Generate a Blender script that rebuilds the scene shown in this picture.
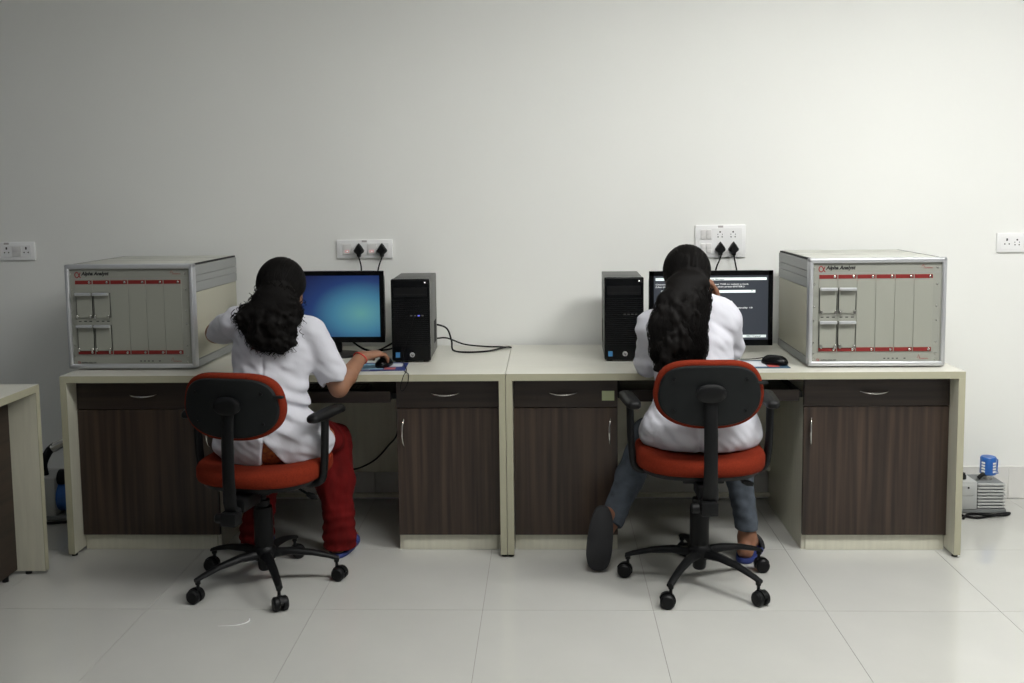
import bpy, bmesh, math, random
import numpy as np
from mathutils import Vector, Matrix, Euler
R = math.radians
random.seed(7)
sc = bpy.context.scene
for o in list(bpy.data.objects):
    bpy.data.objects.remove(o)
COL = sc.collection

# ------------------------------------------------------------------ camera, world, exposure
CAM = (0.1709, -4.7079, 1.4731)
FPX, CY, YAW, PITCH, ROLL = 1002.66, 283.8, 0.0357, 0.0924, -0.0119
cd = bpy.data.cameras.new('camera'); cam = bpy.data.objects.new('camera', cd); COL.objects.link(cam)
cd.sensor_width = 36.0; cd.lens = FPX / 1024 * 36; cd.shift_y = -(341.5 - CY) / 1024
cd.clip_start = 0.05
_f = Matrix.Rotation(YAW, 3, 'Z') @ Vector((0, math.cos(PITCH), -math.sin(PITCH)))
_r = Matrix.Rotation(YAW, 3, 'Z') @ Vector((1, 0, 0)); _u = _r.cross(_f)
_r2 = _r * math.cos(ROLL) + _u * math.sin(ROLL); _u2 = _u * math.cos(ROLL) - _r * math.sin(ROLL)
cam.matrix_world = Matrix(((_r2.x, _u2.x, -_f.x, CAM[0]), (_r2.y, _u2.y, -_f.y, CAM[1]), (_r2.z, _u2.z, -_f.z, CAM[2]), (0, 0, 0, 1)))
sc.camera = cam
w = bpy.data.worlds.new('world'); sc.world = w; w.use_nodes = True
w.node_tree.nodes['Background'].inputs[0].default_value = (0.55, 0.62, 0.8, 1)
w.node_tree.nodes['Background'].inputs[1].default_value = 0.6
sc.view_settings.view_transform = 'Standard'; sc.view_settings.look = 'None'
sc.view_settings.gamma = 1.0; sc.view_settings.use_curve_mapping = False
sc.view_settings.exposure = 0.0

# ceiling panels (x, y, emission strength); the two weak left ones are added fill light
CEIL_Z = 2.95
PANELS = [(2.2, -2.1, 39.0), (0.6, -2.2, 17.0), (-1.1, -2.2, 2.0), (1.4, -4.4, 9.0), (-2.8, -3.4, 2.0)]

# ------------------------------------------------------------------ materials
MATS = {}
def pmat(name, col, rough=0.5, metal=0.0, coat=0.0, bump=None, var=None, emit=None, spec=None, sheen=0):
    """procedural principled material; var=(scale xyz, amount) tints by noise, bump=(scale xyz, strength, distance)"""
    if name in MATS: return MATS[name]
    m = bpy.data.materials.new(name); m.use_nodes = True; nt = m.node_tree; n = nt.nodes; b = n['Principled BSDF']
    c = (*col, 1)
    b.inputs['Base Color'].default_value = c; b.inputs['Roughness'].default_value = rough
    b.inputs['Metallic'].default_value = metal; b.inputs['Coat Weight'].default_value = coat
    b.inputs['Coat Roughness'].default_value = 0.05
    if sheen: b.inputs['Sheen Weight'].default_value = sheen
    if spec is not None: b.inputs['Specular IOR Level'].default_value = spec
    if emit: b.inputs['Emission Color'].default_value = (*emit[0], 1); b.inputs['Emission Strength'].default_value = emit[1]
    def noise(scale, detail=4.0):
        tc = n.new('ShaderNodeTexCoord'); mp = n.new('ShaderNodeMapping'); mp.inputs['Scale'].default_value = scale
        nt.links.new(tc.outputs['Object'], mp.inputs['Vector'])
        t = n.new('ShaderNodeTexNoise'); t.inputs['Scale'].default_value = 1.0; t.inputs['Detail'].default_value = detail
        nt.links.new(mp.outputs['Vector'], t.inputs['Vector']); return t
    if var:
        t = noise(var[0]); r = n.new('ShaderNodeValToRGB')
        a = var[1]
        lo = var[2] if len(var) > 2 else tuple(x * (1 - a) for x in col)
        hi = var[3] if len(var) > 3 else tuple(min(1, x * (1 + a)) for x in col)
        r.color_ramp.elements[0].position = 0.3; r.color_ramp.elements[1].position = 0.7
        r.color_ramp.elements[0].color = (*lo, 1); r.color_ramp.elements[1].color = (*hi, 1)
        nt.links.new(t.outputs['Fac'], r.inputs['Fac']); nt.links.new(r.outputs['Color'], b.inputs['Base Color'])
    if bump:
        t = noise(bump[0]); bp = n.new('ShaderNodeBump'); bp.inputs['Strength'].default_value = bump[1]; bp.inputs['Distance'].default_value = bump[2]
        nt.links.new(t.outputs['Fac'], bp.inputs['Height']); nt.links.new(bp.outputs['Normal'], b.inputs['Normal'])
    MATS[name] = m; return m

M = dict(
    wall=pmat('wall paint', (0.84, 0.845, 0.815), 0.75, bump=((60, 60, 60), 0.08, 0.002), var=((1.2, 1.2, 1.2), 0.015)),
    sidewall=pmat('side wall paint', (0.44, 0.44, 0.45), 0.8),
    ceil=pmat('ceiling paint', (0.75, 0.75, 0.73), 0.9),
    tile=pmat('polished tile', (0.49, 0.488, 0.46), 0.07, coat=0.0, var=((3, 3, 3), 0.03), spec=0.6),
    grout=pmat('grout', (0.22, 0.21, 0.19), 0.9),
    skirt=pmat('skirting tile', (0.72, 0.71, 0.68), 0.3),
    lam=pmat('cream laminate', (0.60, 0.585, 0.48), 0.36, var=((60, 60, 6), 0.05), bump=((150, 150, 12), 0.05, 0.001)),
    top=pmat('desktop laminate', (0.62, 0.61, 0.54), 0.28, var=((4, 30, 4), 0.025)),
    edge=pmat('cream edge band', (0.40, 0.385, 0.28), 0.5),
    woodv=pmat('dark wood upright grain', (0.05, 0.036, 0.03), 0.42, var=((48, 48, 1.3), 0.5, (0.013, 0.008, 0.006), (0.060, 0.037, 0.025)), bump=((90, 90, 3), 0.06, 0.001)),
    woodh=pmat('dark wood level grain', (0.045, 0.032, 0.028), 0.42, var=((1.5, 30, 40), 0.5, (0.015, 0.009, 0.007), (0.040, 0.025, 0.0175)), bump=((3, 90, 90), 0.06, 0.001)),
    chrome=pmat('satin chrome', (0.62, 0.61, 0.58), 0.25, 1.0),
    alu=pmat('brushed aluminium', (0.62, 0.63, 0.65), 0.38, 0.75, bump=((4, 200, 200), 0.03, 0.001)),
    alugrey=pmat('grey rail', (0.30, 0.31, 0.30), 0.5, 0.2),
    beige=pmat('beige powder coat', (0.42, 0.41, 0.33), 0.55, bump=((400, 400, 400), 0.05, 0.0005)),
    panel=pmat('grey green panel', (0.27, 0.275, 0.24), 0.5, bump=((300, 300, 300), 0.03, 0.0005)),
    panel2=pmat('module plate', (0.285, 0.29, 0.25), 0.5),
    redstrip=pmat('red print strip', (0.19, 0.012, 0.010), 0.5),
    redprint=pmat('red print', (0.26, 0.016, 0.016), 0.5),
    blackprint=pmat('black print', (0.012, 0.012, 0.012), 0.5),
    black=pmat('black plastic', (0.005, 0.0053, 0.0058), 0.45, bump=((500, 500, 500), 0.1, 0.0005), spec=0.22),
    blackshell=pmat('black chair shell', (0.0065, 0.008, 0.0085), 0.6, bump=((350, 350, 350), 0.2, 0.0006), spec=0.25),
    gloss=pmat('gloss black', (0.003, 0.0034, 0.004), 0.25, spec=0.2),
    rubber=pmat('black rubber cord', (0.004, 0.004, 0.0045), 0.55, spec=0.2),
    steel=pmat('dark case steel', (0.10, 0.10, 0.095), 0.45, 0.3),
    darkpart=pmat('dark recess', (0.006, 0.006, 0.006), 0.7),
    white=pmat('white plastic', (0.86, 0.86, 0.86), 0.35),
    switch=pmat('white rocker', (0.70, 0.69, 0.68), 0.3),
    hole=pmat('socket hole', (0.03, 0.03, 0.03), 0.7),
    redfab=pmat('red woven fabric', (0.165, 0.020, 0.008), 0.95, var=((180, 180, 180), 0.18), bump=((600, 600, 600), 0.4, 0.001), spec=0.1),
    coat=pmat('white cotton', (0.57, 0.57, 0.62), 0.85, bump=((35, 35, 25), 0.3, 0.004), spec=0.2),
    salwar=pmat('deep red cotton', (0.10, 0.005, 0.005), 0.9, var=((20, 20, 8), 0.3), bump=((40, 40, 15), 0.5, 0.005), spec=0.12),
    jeans=pmat('grey blue denim', (0.058, 0.070, 0.088), 0.9, var=((25, 25, 25), 0.3), bump=((60, 60, 40), 0.4, 0.003)),
    skin=pmat('brown skin', (0.25, 0.118, 0.066), 0.55, var=((20, 20, 20), 0.1), bump=((120, 120, 120), 0.1, 0.001)),
    skin2=pmat('brown skin warm', (0.25, 0.112, 0.062), 0.55, var=((20, 20, 20), 0.1), bump=((120, 120, 120), 0.1, 0.001)),
    hair=pmat('black hair', (0.0045, 0.0038, 0.0035), 0.6, bump=((260, 260, 40), 0.5, 0.002), spec=0.09),
    eye=pmat('eye', (0.6, 0.58, 0.55), 0.2), lip=pmat('lips', (0.30, 0.09, 0.07), 0.5),
    bluesole=pmat('blue sandal', (0.02, 0.035, 0.16), 0.6), blacksole=pmat('black sole', (0.014, 0.014, 0.016), 0.75, bump=((150, 150, 150), 0.4, 0.001)),
    thread=pmat('red thread', (0.5, 0.03, 0.02), 0.6), gold=pmat('earring', (0.75, 0.65, 0.4), 0.2, 1.0),
    paleyellow=pmat('pale note paper', (0.55, 0.60, 0.36), 0.8),
    bluepaint=pmat('blue enamel', (0.02, 0.11, 0.40), 0.35), pumpgrey=pmat('pump grey', (0.45, 0.46, 0.45), 0.5),
    pumpdark=pmat('pump dark grey', (0.20, 0.21, 0.21), 0.6),  # darker pump grey for base plates and motor
    sticker=pmat('blue sticker', (0.05, 0.20, 0.42), 0.4), silver=pmat('silver emblem', (0.6, 0.6, 0.6), 0.3, 0.6),
    lamp_on=pmat('lit indicator', (1, 1, 1), 0.4, emit=((1.0, 0.9, 0.92), 0.9)), redlit=pmat('lit red switch', (0.72, 0.56, 0.56), 0.4, emit=((1.0, 0.4, 0.38), 0.16)),
    blueled=pmat('blue led', (0.1, 0.1, 0.5), 0.4, emit=((0.2, 0.25, 1.0), 0.6)),
)

# ------------------------------------------------------------------ mesh helpers
def new_bm(): return bmesh.new()
def finish(name, bm, mat, parent=None, loc=None, smooth=None, rot=None):
    me = bpy.data.meshes.new(name); bmesh.ops.recalc_face_normals(bm, faces=bm.faces[:]); bm.to_mesh(me); bm.free()
    return link(name, me, mat, parent, loc, smooth, rot)
def link(name, me, mat, parent=None, loc=None, smooth=None, rot=None):
    if mat is not None and not me.materials: me.materials.append(mat)
    if smooth is not None:
        me.polygons.foreach_set('use_smooth', [True] * len(me.polygons)); me.set_sharp_from_angle(angle=R(smooth))
    o = bpy.data.objects.new(name, me); COL.objects.link(o)
    if parent: o.parent = parent
    if loc: o.location = loc
    if rot: o.rotation_euler = rot
    return o
def empty(name, loc=(0, 0, 0), rz=0.0, label=None, cat=None, group=None):
    o = bpy.data.objects.new(name, None); COL.objects.link(o); o.location = loc; o.rotation_euler = (0, 0, rz); o.empty_display_size = 0.05
    return tag(o, label, cat, group)
def tag(o, label=None, cat=None, group=None, kind=None):
    if label: o['label'] = label
    if cat: o['category'] = cat
    if group: o['group'] = group
    if kind: o['kind'] = kind
    return o
def box(bm, lo, hi, bev=0.0, seg=2, mtx=None):
    c = [(a + b) / 2 for a, b in zip(lo, hi)]; s = [max(1e-5, b - a) for a, b in zip(lo, hi)]
    m = Matrix.Translation(c) @ Matrix.Diagonal((*s, 1))
    if mtx: m = mtx @ m
    g = bmesh.ops.create_cube(bm, size=1.0, matrix=m)
    if bev:
        es = list({e for v in g['verts'] for e in v.link_edges})
        bmesh.ops.bevel(bm, geom=es, offset=bev, segments=seg, affect='EDGES', profile=0.5)
def bxo(name, lo, hi, mat, parent=None, bev=0.0, seg=2, loc=None):
    bm = new_bm(); box(bm, lo, hi, bev, seg); return finish(name, bm, mat, parent, loc, 40 if bev else None)
def tube(bm, pts, r, n=8, up=None, flat=1.0):
    pts = [Vector(p) for p in pts]; k = len(pts)
    rs = r if isinstance(r, (list, tuple)) else [r] * k
    t0 = (pts[1] - pts[0]).normalized(); ref = Vector((0, 0, 1)) if abs(t0.z) < 0.9 else Vector((1, 0, 0))
    if up: ref = Vector(up)
    a = (ref - t0 * ref.dot(t0)).normalized(); rings = []
    for i, p in enumerate(pts):
        t = (pts[min(i + 1, k - 1)] - pts[max(i - 1, 0)]).normalized()
        a = (a - t * a.dot(t)).normalized(); b = t.cross(a)
        rings.append([bm.verts.new(p + (a * math.cos(2 * math.pi * j / n) * flat + b * math.sin(2 * math.pi * j / n)) * rs[i]) for j in range(n)])
    for i in range(k - 1):
        for j in range(n):
            bm.faces.new((rings[i][j], rings[i][(j + 1) % n], rings[i + 1][(j + 1) % n], rings[i + 1][j]))
    bm.faces.new(rings[0][::-1]); bm.faces.new(rings[-1])
def spline(pts, n=8):
    P = [Vector(p) for p in pts]; P = [P[0] * 2 - P[1]] + P + [P[-1] * 2 - P[-2]]; out = []
    for i in range(1, len(P) - 2):
        for j in range(n):
            t = j / n; a, b, c, d = P[i - 1], P[i], P[i + 1], P[i + 2]
            out.append(0.5 * ((2 * b) + (c - a) * t + (2 * a - 5 * b + 4 * c - d) * t * t + (3 * b - a - 3 * c + d) * t ** 3))
    out.append(P[-2]); return out
def lathe(bm, prof, n=24, mtx=Matrix()):
    rings = []
    for r, z in prof:
        rings.append([bm.verts.new(mtx @ Vector((max(r, 1e-4) * math.cos(2 * math.pi * j / n), max(r, 1e-4) * math.sin(2 * math.pi * j / n), z))) for j in range(n)])
    for i in range(len(rings) - 1):
        for j in range(n):
            bm.faces.new((rings[i][j], rings[i][(j + 1) % n], rings[i + 1][(j + 1) % n], rings[i + 1][j]))
    bm.faces.new(rings[0][::-1]); bm.faces.new(rings[-1])
def superell(wd, ht, e=3.0, n=48, e2=None):
    out = []
    for i in range(n):
        t = 2 * math.pi * i / n; c, s = math.cos(t), math.sin(t); ee = e if s >= 0 or e2 is None else e2
        out.append((wd / 2 * math.copysign(abs(c) ** (2 / ee), c), ht / 2 * math.copysign(abs(s) ** (2 / ee), s)))
    return out
def loft(bm, outline, rings, mtx=Matrix(), warp=None):
    """rings: (inset, offset) of the outline stacked along local z, capped both ends"""
    ext = max(max(abs(x), abs(y)) for x, y in outline); rr = []
    wx = max(abs(x) for x, y in outline); wy = max(abs(y) for x, y in outline)
    for ins, off in rings:
        ring = []
        for x, y in outline:
            p = Vector((x * (1 - ins / wx), y * (1 - ins / wy), off))
            if warp: p = warp(p)
            ring.append(bm.verts.new(mtx @ p))
        rr.append(ring)
    n = len(outline)
    for i in range(len(rr) - 1):
        for j in range(n): bm.faces.new((rr[i][j], rr[i][(j + 1) % n], rr[i + 1][(j + 1) % n], rr[i + 1][j]))
    for ring in (rr[0], rr[-1]):
        c = sum((v.co for v in ring), Vector()) / n; cv = bm.verts.new(c)
        for j in range(n): bm.faces.new((ring[j], ring[(j + 1) % n], cv))
FRONT = Matrix(((1, 0, 0, 0), (0, 0, -1, 0), (0, 1, 0, 0), (0, 0, 0, 1)))      # local xy -> world xz, local z -> -y (towards the viewer)
def text(name, body, mat, parent, x, z, y, width=None, size=0.02, shear=0.0, bold=0.0, align='LEFT', height=None):
    """flat lettering standing in the xz plane, facing -y, lower left corner at (x, y, z)"""
    cu = bpy.data.curves.new(name, 'FONT'); cu.body = body; cu.size = size; cu.shear = shear; cu.offset = bold; cu.extrude = 0.0002
    cu.resolution_u = 2
    t = bpy.data.objects.new(name, cu); COL.objects.link(t)
    dg = bpy.context.evaluated_depsgraph_get(); me = bpy.data.meshes.new_from_object(t.evaluated_get(dg))
    bpy.data.objects.remove(t); bpy.data.curves.remove(cu)
    co = np.zeros(len(me.vertices) * 3); me.vertices.foreach_get('co', co); co = co.reshape(-1, 3)
    w0 = co[:, 0].max() - co[:, 0].min(); s = width / w0 if width else 1.0
    hz = 1.0 if not height else height / (co[:, 1].max() - co[:, 1].min())
    if width and not height: hz = s
    x0 = co[:, 0].min(); out = np.stack([(co[:, 0] - x0) * s + x, y - co[:, 2], co[:, 1] * hz + z], 1)
    me.vertices.foreach_set('co', out.ravel()); me.update()
    me.materials.clear()
    return link(name, me, mat, parent)
def copy_tree(o, parent=None):
    c = o.copy(); COL.objects.link(c); c.parent = parent
    for ch in [x for x in bpy.data.objects if x.parent == o]: copy_tree(ch, c)
    return c
def P(px, py, Y=None, Z=None):
    """photo pixel -> world point on the plane y=Y or z=Z"""
    d = _f + _r2 * ((px - 512) / FPX) - _u2 * ((py - CY) / FPX); c = Vector(CAM)
    t = (Y - c.y) / d.y if Y is not None else (Z - c.z) / d.z
    return c + d * t

# ------------------------------------------------------------------ the room
X0, X1, Y0, Y1 = -4.2, 4.2, -7.2, 0.0
TX, TY, TS = -1.2683, -1.2931, 0.6
fl = tag(bxo('floor', (X0, Y0, -0.06), (X1, Y1, -0.0015), M['grout']), kind='structure')
tile_bm = new_bm(); g = 0.0008
box(tile_bm, (g, g, -0.02), (TS - g, TS - g, 0.0))
tme = bpy.data.meshes.new('tile'); tile_bm.to_mesh(tme); tile_bm.free(); tme.materials.append(M['tile'])
full = {}
i0 = math.floor((X0 - TX) / TS); i1 = math.ceil((X1 - TX) / TS); j0 = math.floor((Y0 - TY) / TS); j1 = math.ceil((Y1 - TY) / TS)
for i in range(i0, i1):
    for j in range(j0, j1):
        ax, ay = TX + i * TS, TY + j * TS; bx_, by_ = min(ax + TS, X1), min(ay + TS, Y1); ax_, ay_ = max(ax, X0), max(ay, Y0)
        if bx_ - ax_ < 0.01 or by_ - ay_ < 0.01: continue
        if bx_ - ax_ > TS - 1e-4 and by_ - ay_ > TS - 1e-4: link('tile', tme, None, fl, (ax, ay, 0))
        else: bxo('tile', (ax_ + g, ay_ + g, -0.02), (bx_ - g, by_ - g, 0.0), M['tile'], fl)
tag(bxo('wall_back', (X0, 0, 0), (X1, 0.12, CEIL_Z), M['wall']), kind='structure')
tag(bxo('wall_left', (X0 - 0.12, Y0, 0), (X0, 0.12, CEIL_Z), M['sidewall']), kind='structure')
tag(bxo('wall_right', (X1, Y0, 0), (X1 + 0.12, 0.12, CEIL_Z), M['sidewall']), kind='structure')
tag(bxo('wall_front', (X0 - 0.12, Y0 - 0.12, 0), (X1 + 0.12, Y0, CEIL_Z), M['sidewall']), kind='structure')
tag(bxo('ceiling', (X0 - 0.12, Y0 - 0.12, CEIL_Z), (X1 + 0.12, 0.12, CEIL_Z + 0.1), M['ceil']), kind='structure')
bb = tag(bxo('baseboard_back', (X0, -0.008, 0), (X1, 0, 0.15), M['grout']), kind='structure')
x = TX - 5 * TS
while x < X1 - 0.02:
    a, b = max(x, X0), min(x + TS, X1)
    bxo('skirting_tile', (a + 0.0003, -0.012, 0.001), (b - 0.0003, -0.002, 0.155), M['skirt'], bb, 0.002, 1); x += TS
for k, (lx, ly, st) in enumerate(PANELS):
    side = ['brightest one on the right', 'in front of the right desk chair', 'weaker fill one added in front of the left desk chair', 'behind the camera on the right', 'dim cool fill one added at the left'][k]
    L = empty('ceiling_light', (lx, ly, CEIL_Z), 0, 'long white ceiling light panel, ' + side, 'ceiling light', 'ceiling light panels')
    bm = new_bm()
    for lo, hi in (((-.62, -.32, -.03), (.62, -.29, 0)), ((-.62, .29, -.03), (.62, .32, 0)), ((-.62, -.29, -.03), (-.59, .29, 0)), ((.59, -.29, -.03), (.62, .29, 0))): box(bm, lo, hi)
    finish('frame', bm, M['white'], L)
    bxo('diffuser', (-.59, -.29, -.022), (.59, .29, -.016), pmat('diffuser %d' % k, (0.9, 0.9, 0.9), 0.6, emit=((1.0, 1.0, 0.975) if k < 4 else (0.62, 0.74, 1.0), st)), L)

# ------------------------------------------------------------------ desks
FY = -0.7856            # front edge of the desk row
def bow_handle(length, vertical):
    bm = new_bm(); pts = []
    for i in range(11):
        t = i / 10 * 2 - 1; out = 0.022 * (1 - t * t) ** 0.5 if abs(t) < 1 else 0.0
        sag = -0.006 * (1 - t * t)
        pts.append((sag, -out, t * length / 2) if vertical else (t * length / 2, -out, sag))
    tube(bm, pts, [0.0022 + 0.0022 * (1 - abs(i / 10 * 2 - 1)) for i in range(11)], 8)
    return bm
def make_desk(loc, wide_left, label):
    D = empty('desk', loc, 0, label, 'desk', 'cream and dark wood desks along the wall')
    t = 0.026
    bxo('desktop', (-.899, -.373, .7235), (.899, .375, .75), M['top'], D)
    bm = new_bm(); box(bm, (-.899, -.375, .7225), (.899, -.3725, .7497)); finish('edge_band', bm, M['edge'], D)
    for s in (-1, 1):
        sp = bxo('side_panel', (min(s * .899, s * (.899 - t)), -.373, .012), (max(s * .899, s * (.899 - t)), .375, .7225), M['lam'], D)
        bxo('edge_band', (min(s * .899, s * (.899 - t)), -.375, .012), (max(s * .899, s * (.899 - t)), -.3727, .7222), M['edge'], sp)
        for yy in (-.35, .33):
            bm = new_bm(); lathe(bm, [(.012, 0), (.012, .012)], 12, Matrix.Translation((s * .886, yy, 0))); finish('foot', bm, M['black'], sp)
    m = 1 if wide_left else -1
    wide = sorted((m * -.872, m * -.295)); slim = sorted((m * .872, m * .450))
    fy = -.295
    for (a, b), hs in ((wide, m), (slim, -m)):
        hs_x = b - .030 if hs > 0 else a + .030
        bm = new_bm()
        box(bm, (a + .001, fy + .02, .0), (a + .018, .34, .7232)); box(bm, (b - .018, fy + .02, .0), (b - .001, .34, .7232))
        box(bm, (a + .018, .33, .02), (b - .018, .34, .7232)); box(bm, (a + .018, fy + .03, .066), (b - .018, .33, .082)); box(bm, (a + .018, fy + .03, .588), (b - .018, .33, .602))
        finish('carcass', bm, M['lam'], D)
        bxo('plinth', (a + .018, fy + .014, .0005), (b - .018, fy + .028, .0655), M['lam'], D)
        dr = bxo('drawer', (a + .001, fy, .5985), (b - .001, fy + .0185, .7205), M['woodh'], D, .001, 1)
        finish('handle', bow_handle(.112, False), M['chrome'], dr, ((a + b) / 2 - .01, fy, .658), 60)
        do = bxo('door', (a + .001, fy, .0665), (b - .001, fy + .0185, .5955), M['woodv'], D, .001, 1)
        finish('handle', bow_handle(.112, True), M['chrome'], do, (hs_x, fy, .495), 60)
    ka, kb = sorted((wide[1] if m > 0 else wide[0], slim[0] if m > 0 else slim[1]))
    bxo('modesty_panel', (ka, .29, .165), (kb, .308, .7235), M['lam'], D)
    bxo('rail', (ka, .285, .045), (kb, .31, .06), M['lam'], D)
    kt = bxo('keyboard_tray', (ka + .022, -.30, .628), (kb - .022, .08, .644), M['woodh'], D)
    bxo('front_lip', (ka + .022, -.306, .622), (kb - .022, -.2985, .668), M['woodh'], kt)
    for s in (ka + .002, kb - .022): bxo('tray_slide', (s, -.28, .632), (s + .020, .1, .655), M['black'], kt)
    return D
deskL = make_desk((-.9, FY + .375, 0), True, 'cream and dark wood desk on the left, carrying the blue-screened monitor')
deskR = make_desk((.9, FY + .375, 0), False, 'cream and dark wood desk on the right, with a small note on its drawer')
# third desk, at right angles, cut off by the left edge
D3 = empty('desk', (-1.80 - .375, -.945 - .9, 0), R(90), 'partly seen desk at the left edge, turned side-on with dark front panel', 'desk')
bxo('desktop', (-.899, -.373, .7235), (.899, .375, .75), M['top'], D3)
bxo('edge_band', (-.899, -.375, .7225), (.899, -.3725, .7497), M['edge'], D3)
for s in (-1, 1):
    sp = bxo('side_panel', (min(s * .899, s * .873), -.373, .014), (max(s * .899, s * .873), .375, .7225), M['lam'], D3)
    bxo('edge_band', (min(s * .899, s * .873), -.375, .014), (max(s * .899, s * .873), -.3727, .7222), M['edge'], sp)
    for yy in (-.30, .33):
        bm = new_bm(); lathe(bm, [(.012, 0), (.012, .014)], 12, Matrix.Translation((s * .886, yy, 0))); finish('foot', bm, M['black'], sp)
bxo('front_panel', (-.873, -.262, .02), (.873, -.244, .7235), M['woodh'], D3)
for yy in (-.8, .8):
    bm = new_bm(); lathe(bm, [(.012, 0), (.012, .02)], 12, Matrix.Translation((yy, -.253, 0))); finish('foot', bm, M['black'], D3)
bxo('bracket', (.855, -.32, .702), (.8728, -.285, .7225), M['black'], D3, .003)

# ------------------------------------------------------------------ rack instruments
def make_analyzer(loc, rz, label):
    A = empty('alpha_analyzer', loc, rz, label, 'instrument', 'rack instruments on the desk ends')
    W, Dp, H, b0 = .54, .55, .440, .006
    f = -Dp / 2; hw = W / 2
    def fx(zx): return (zx - 463) / 1068
    def fz(zy): return (547 - zy) / 1068 + .001
    bxo('chassis', (-hw + .006, f + .03, b0 + .004), (hw - .006, -f, H - .004), M['alugrey'], A, .003)
    bxo('top_cover', (-hw + .02, f + .02, H - .006), (hw - .02, -f - .004, H), pmat('pale top cover', (.56, .56, .51), .5), A, .0015)
    for yy in (-.06, .11): bxo('seam', (-hw + .02, yy, H - .001), (hw - .02, yy + .002, H + .0006), M['alugrey'], A)
    for s in (-1, 1):
        def sx(a, b): return (min(s * a, s * b), max(s * a, s * b))
        for z0, z1 in ((H - .050, H - .010), (H - .078, H - .0515), (H - .118, H - .0795)):
            xa, xb = sx(hw - .008, hw - .001); bxo('side_rail', (xa, f + .02, z0), (xb, -f - .002, z1), pmat('matt side rail', (.36, .37, .365), .5, .35), A, .001, 1)
        xa, xb = sx(hw - .008, hw - .0015); bxo('side_panel', (xa, f + .03, b0 + .035), (xb, -f - .012, H - .121), M['beige'], A, .002)
        xa, xb = sx(hw - .009, hw - .0005); bxo('bottom_rail', (xa, f + .02, b0), (xb, -f - .002, b0 + .033), M['alugrey'], A, .002)
        xa, xb = sx(hw - .016, hw - .006); bxo('gasket', (xa, f + .02, H - .0085), (xb, -f - .002, H - .001), M['darkpart'], A)
    # front frame of four rounded bars
    bm = new_bm()
    box(bm, (-hw, f - .012, H - .019), (hw, f + .03, H + .001), .006, 3); box(bm, (-hw, f - .012, b0), (hw, f + .03, b0 + .019), .006, 3)
    box(bm, (-hw, f - .012, b0), (-hw + .017, f + .03, H + .001), .006, 3); box(bm, (hw - .017, f - .012, b0), (hw, f + .03, H + .001), .006, 3)
    finish('front_frame', bm, M['alu'], A, None, 40)
    y = f - .001
    bxo('front_panel', (-hw + .012, y, b0 + .012), (hw - .012, f + .02, H - .012), M['panel'], A)
    bxo('header_line', (-hw + .018, y - .0004, fz(141)), (hw - .018, y, fz(139)), M['alugrey'], A)
    bxo('footer_line', (-hw + .018, y - .0004, fz(483)), (hw - .018, y, fz(481.5)), M['alugrey'], A)
    bxo('header_line', (fx(380), y - .0004, fz(126)), (fx(648), y, fz(125)), M['alugrey'], A)
    for i in range(6):
        a, b = fx(217 + i * 80), fx(217 + (i + 1) * 80)
        mp = bxo('module_plate', (a + .0009, y - .0025, fz(480)), (b - .0009, y, fz(146)), M['panel2'], A, .0006, 1)
        for z0, z1 in ((165, 148), (478, 461)):
            bxo('red_strip', (a + .0015, y - .0031, fz(z0)), (b - .0025, y - .0024, fz(z1)), M['redstrip'], mp)
            bm = new_bm(); lathe(bm, [(.0052, 0), (.0050, .003), (.003, .0042)], 12, FRONT @ Matrix.Translation((b - .013, (fz(z0) + fz(z1)) / 2, -(y - .0031)))); finish('thumbscrew', bm, M['chrome'], mp, None, 40)
        if i < 2:
            for zt, zb in ((204, 314), (347, 462)):
                dd = bxo('chamber_door', (a + .005, y - .007, fz(zb)), (b - .005, y - .0025, fz(zt + 4)), M['panel2'], mp, .001, 1)
                for q0 in (a + .002, b - .0046): bxo('door_gap', (q0, y - .0045, fz(zb)), (q0 + .0026, y - .0025, fz(zt)), M['darkpart'], mp)
    for i in range(2):
        a, b = fx(217 + i * 80), fx(217 + (i + 1) * 80)
        for zt, zb in ((204, 314), (347, 462)):
            h = empty('door_handle'); h.parent = A
            bm = new_bm(); box(bm, (a + .004, y - .024, fz(zt + 11)), (b - .004, y - .012, fz(zt - 2)), .003, 2)
            box(bm, (a + .012, y - .014, fz(zt + 9)), (a + .02, y - .006, fz(zt))); box(bm, (b - .02, y - .014, fz(zt + 9)), (b - .012, y - .006, fz(zt)))
            finish('grip', bm, M['alu'], h, None, 40)
            for q in (a + .006, b - .013): bxo('latch', (q, y - .016, fz(zb + 2)), (q + .008, y - .0065, fz(zb - 14)), M['chrome'], h, .001, 1)
        for q in (10, 34, 58): bxo('print_mark', (a + q / 1068, y - .0030, fz(332)), (a + (q + 12) / 1068, y - .0024, fz(328)), M['blackprint'], A)
    for q in (496, 513, 531, 549, 581): bxo('indicator', (fx(q), y - .0012, fz(511)), (fx(q + 8), y, fz(507)), M['blackprint'], A)
    for xs in (199, 714):
        for zy in (120, 190, 285, 345, 440, 488, 512):
            bm = new_bm(); lathe(bm, [(.004, 0), (.0036, .0018), (.002, .0024)], 10, FRONT @ Matrix.Translation((fx(xs), fz(zy), -y))); finish('screw', bm, M['chrome'], A, None, 40)
    def alpha(x, z, w_, r_):
        pts = [(1.0, .95), (.80, .45), (.55, .10), (.30, .02), (.08, .25), (.03, .52), (.12, .82), (.34, .98), (.56, .88), (.78, .45), (.92, .10), (1.08, .02)]
        bm = new_bm(); tube(bm, spline([(x + a_ * w_, y - .0004, z + b_ * w_ * .95) for a_, b_ in pts], 5), r_, 5, (0, 1, 0), .25); finish('logo', bm, M['redprint'], A)
    alpha(fx(217), fz(136), .024, .0021); alpha(fx(213), fz(520), .010, .0009)
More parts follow.
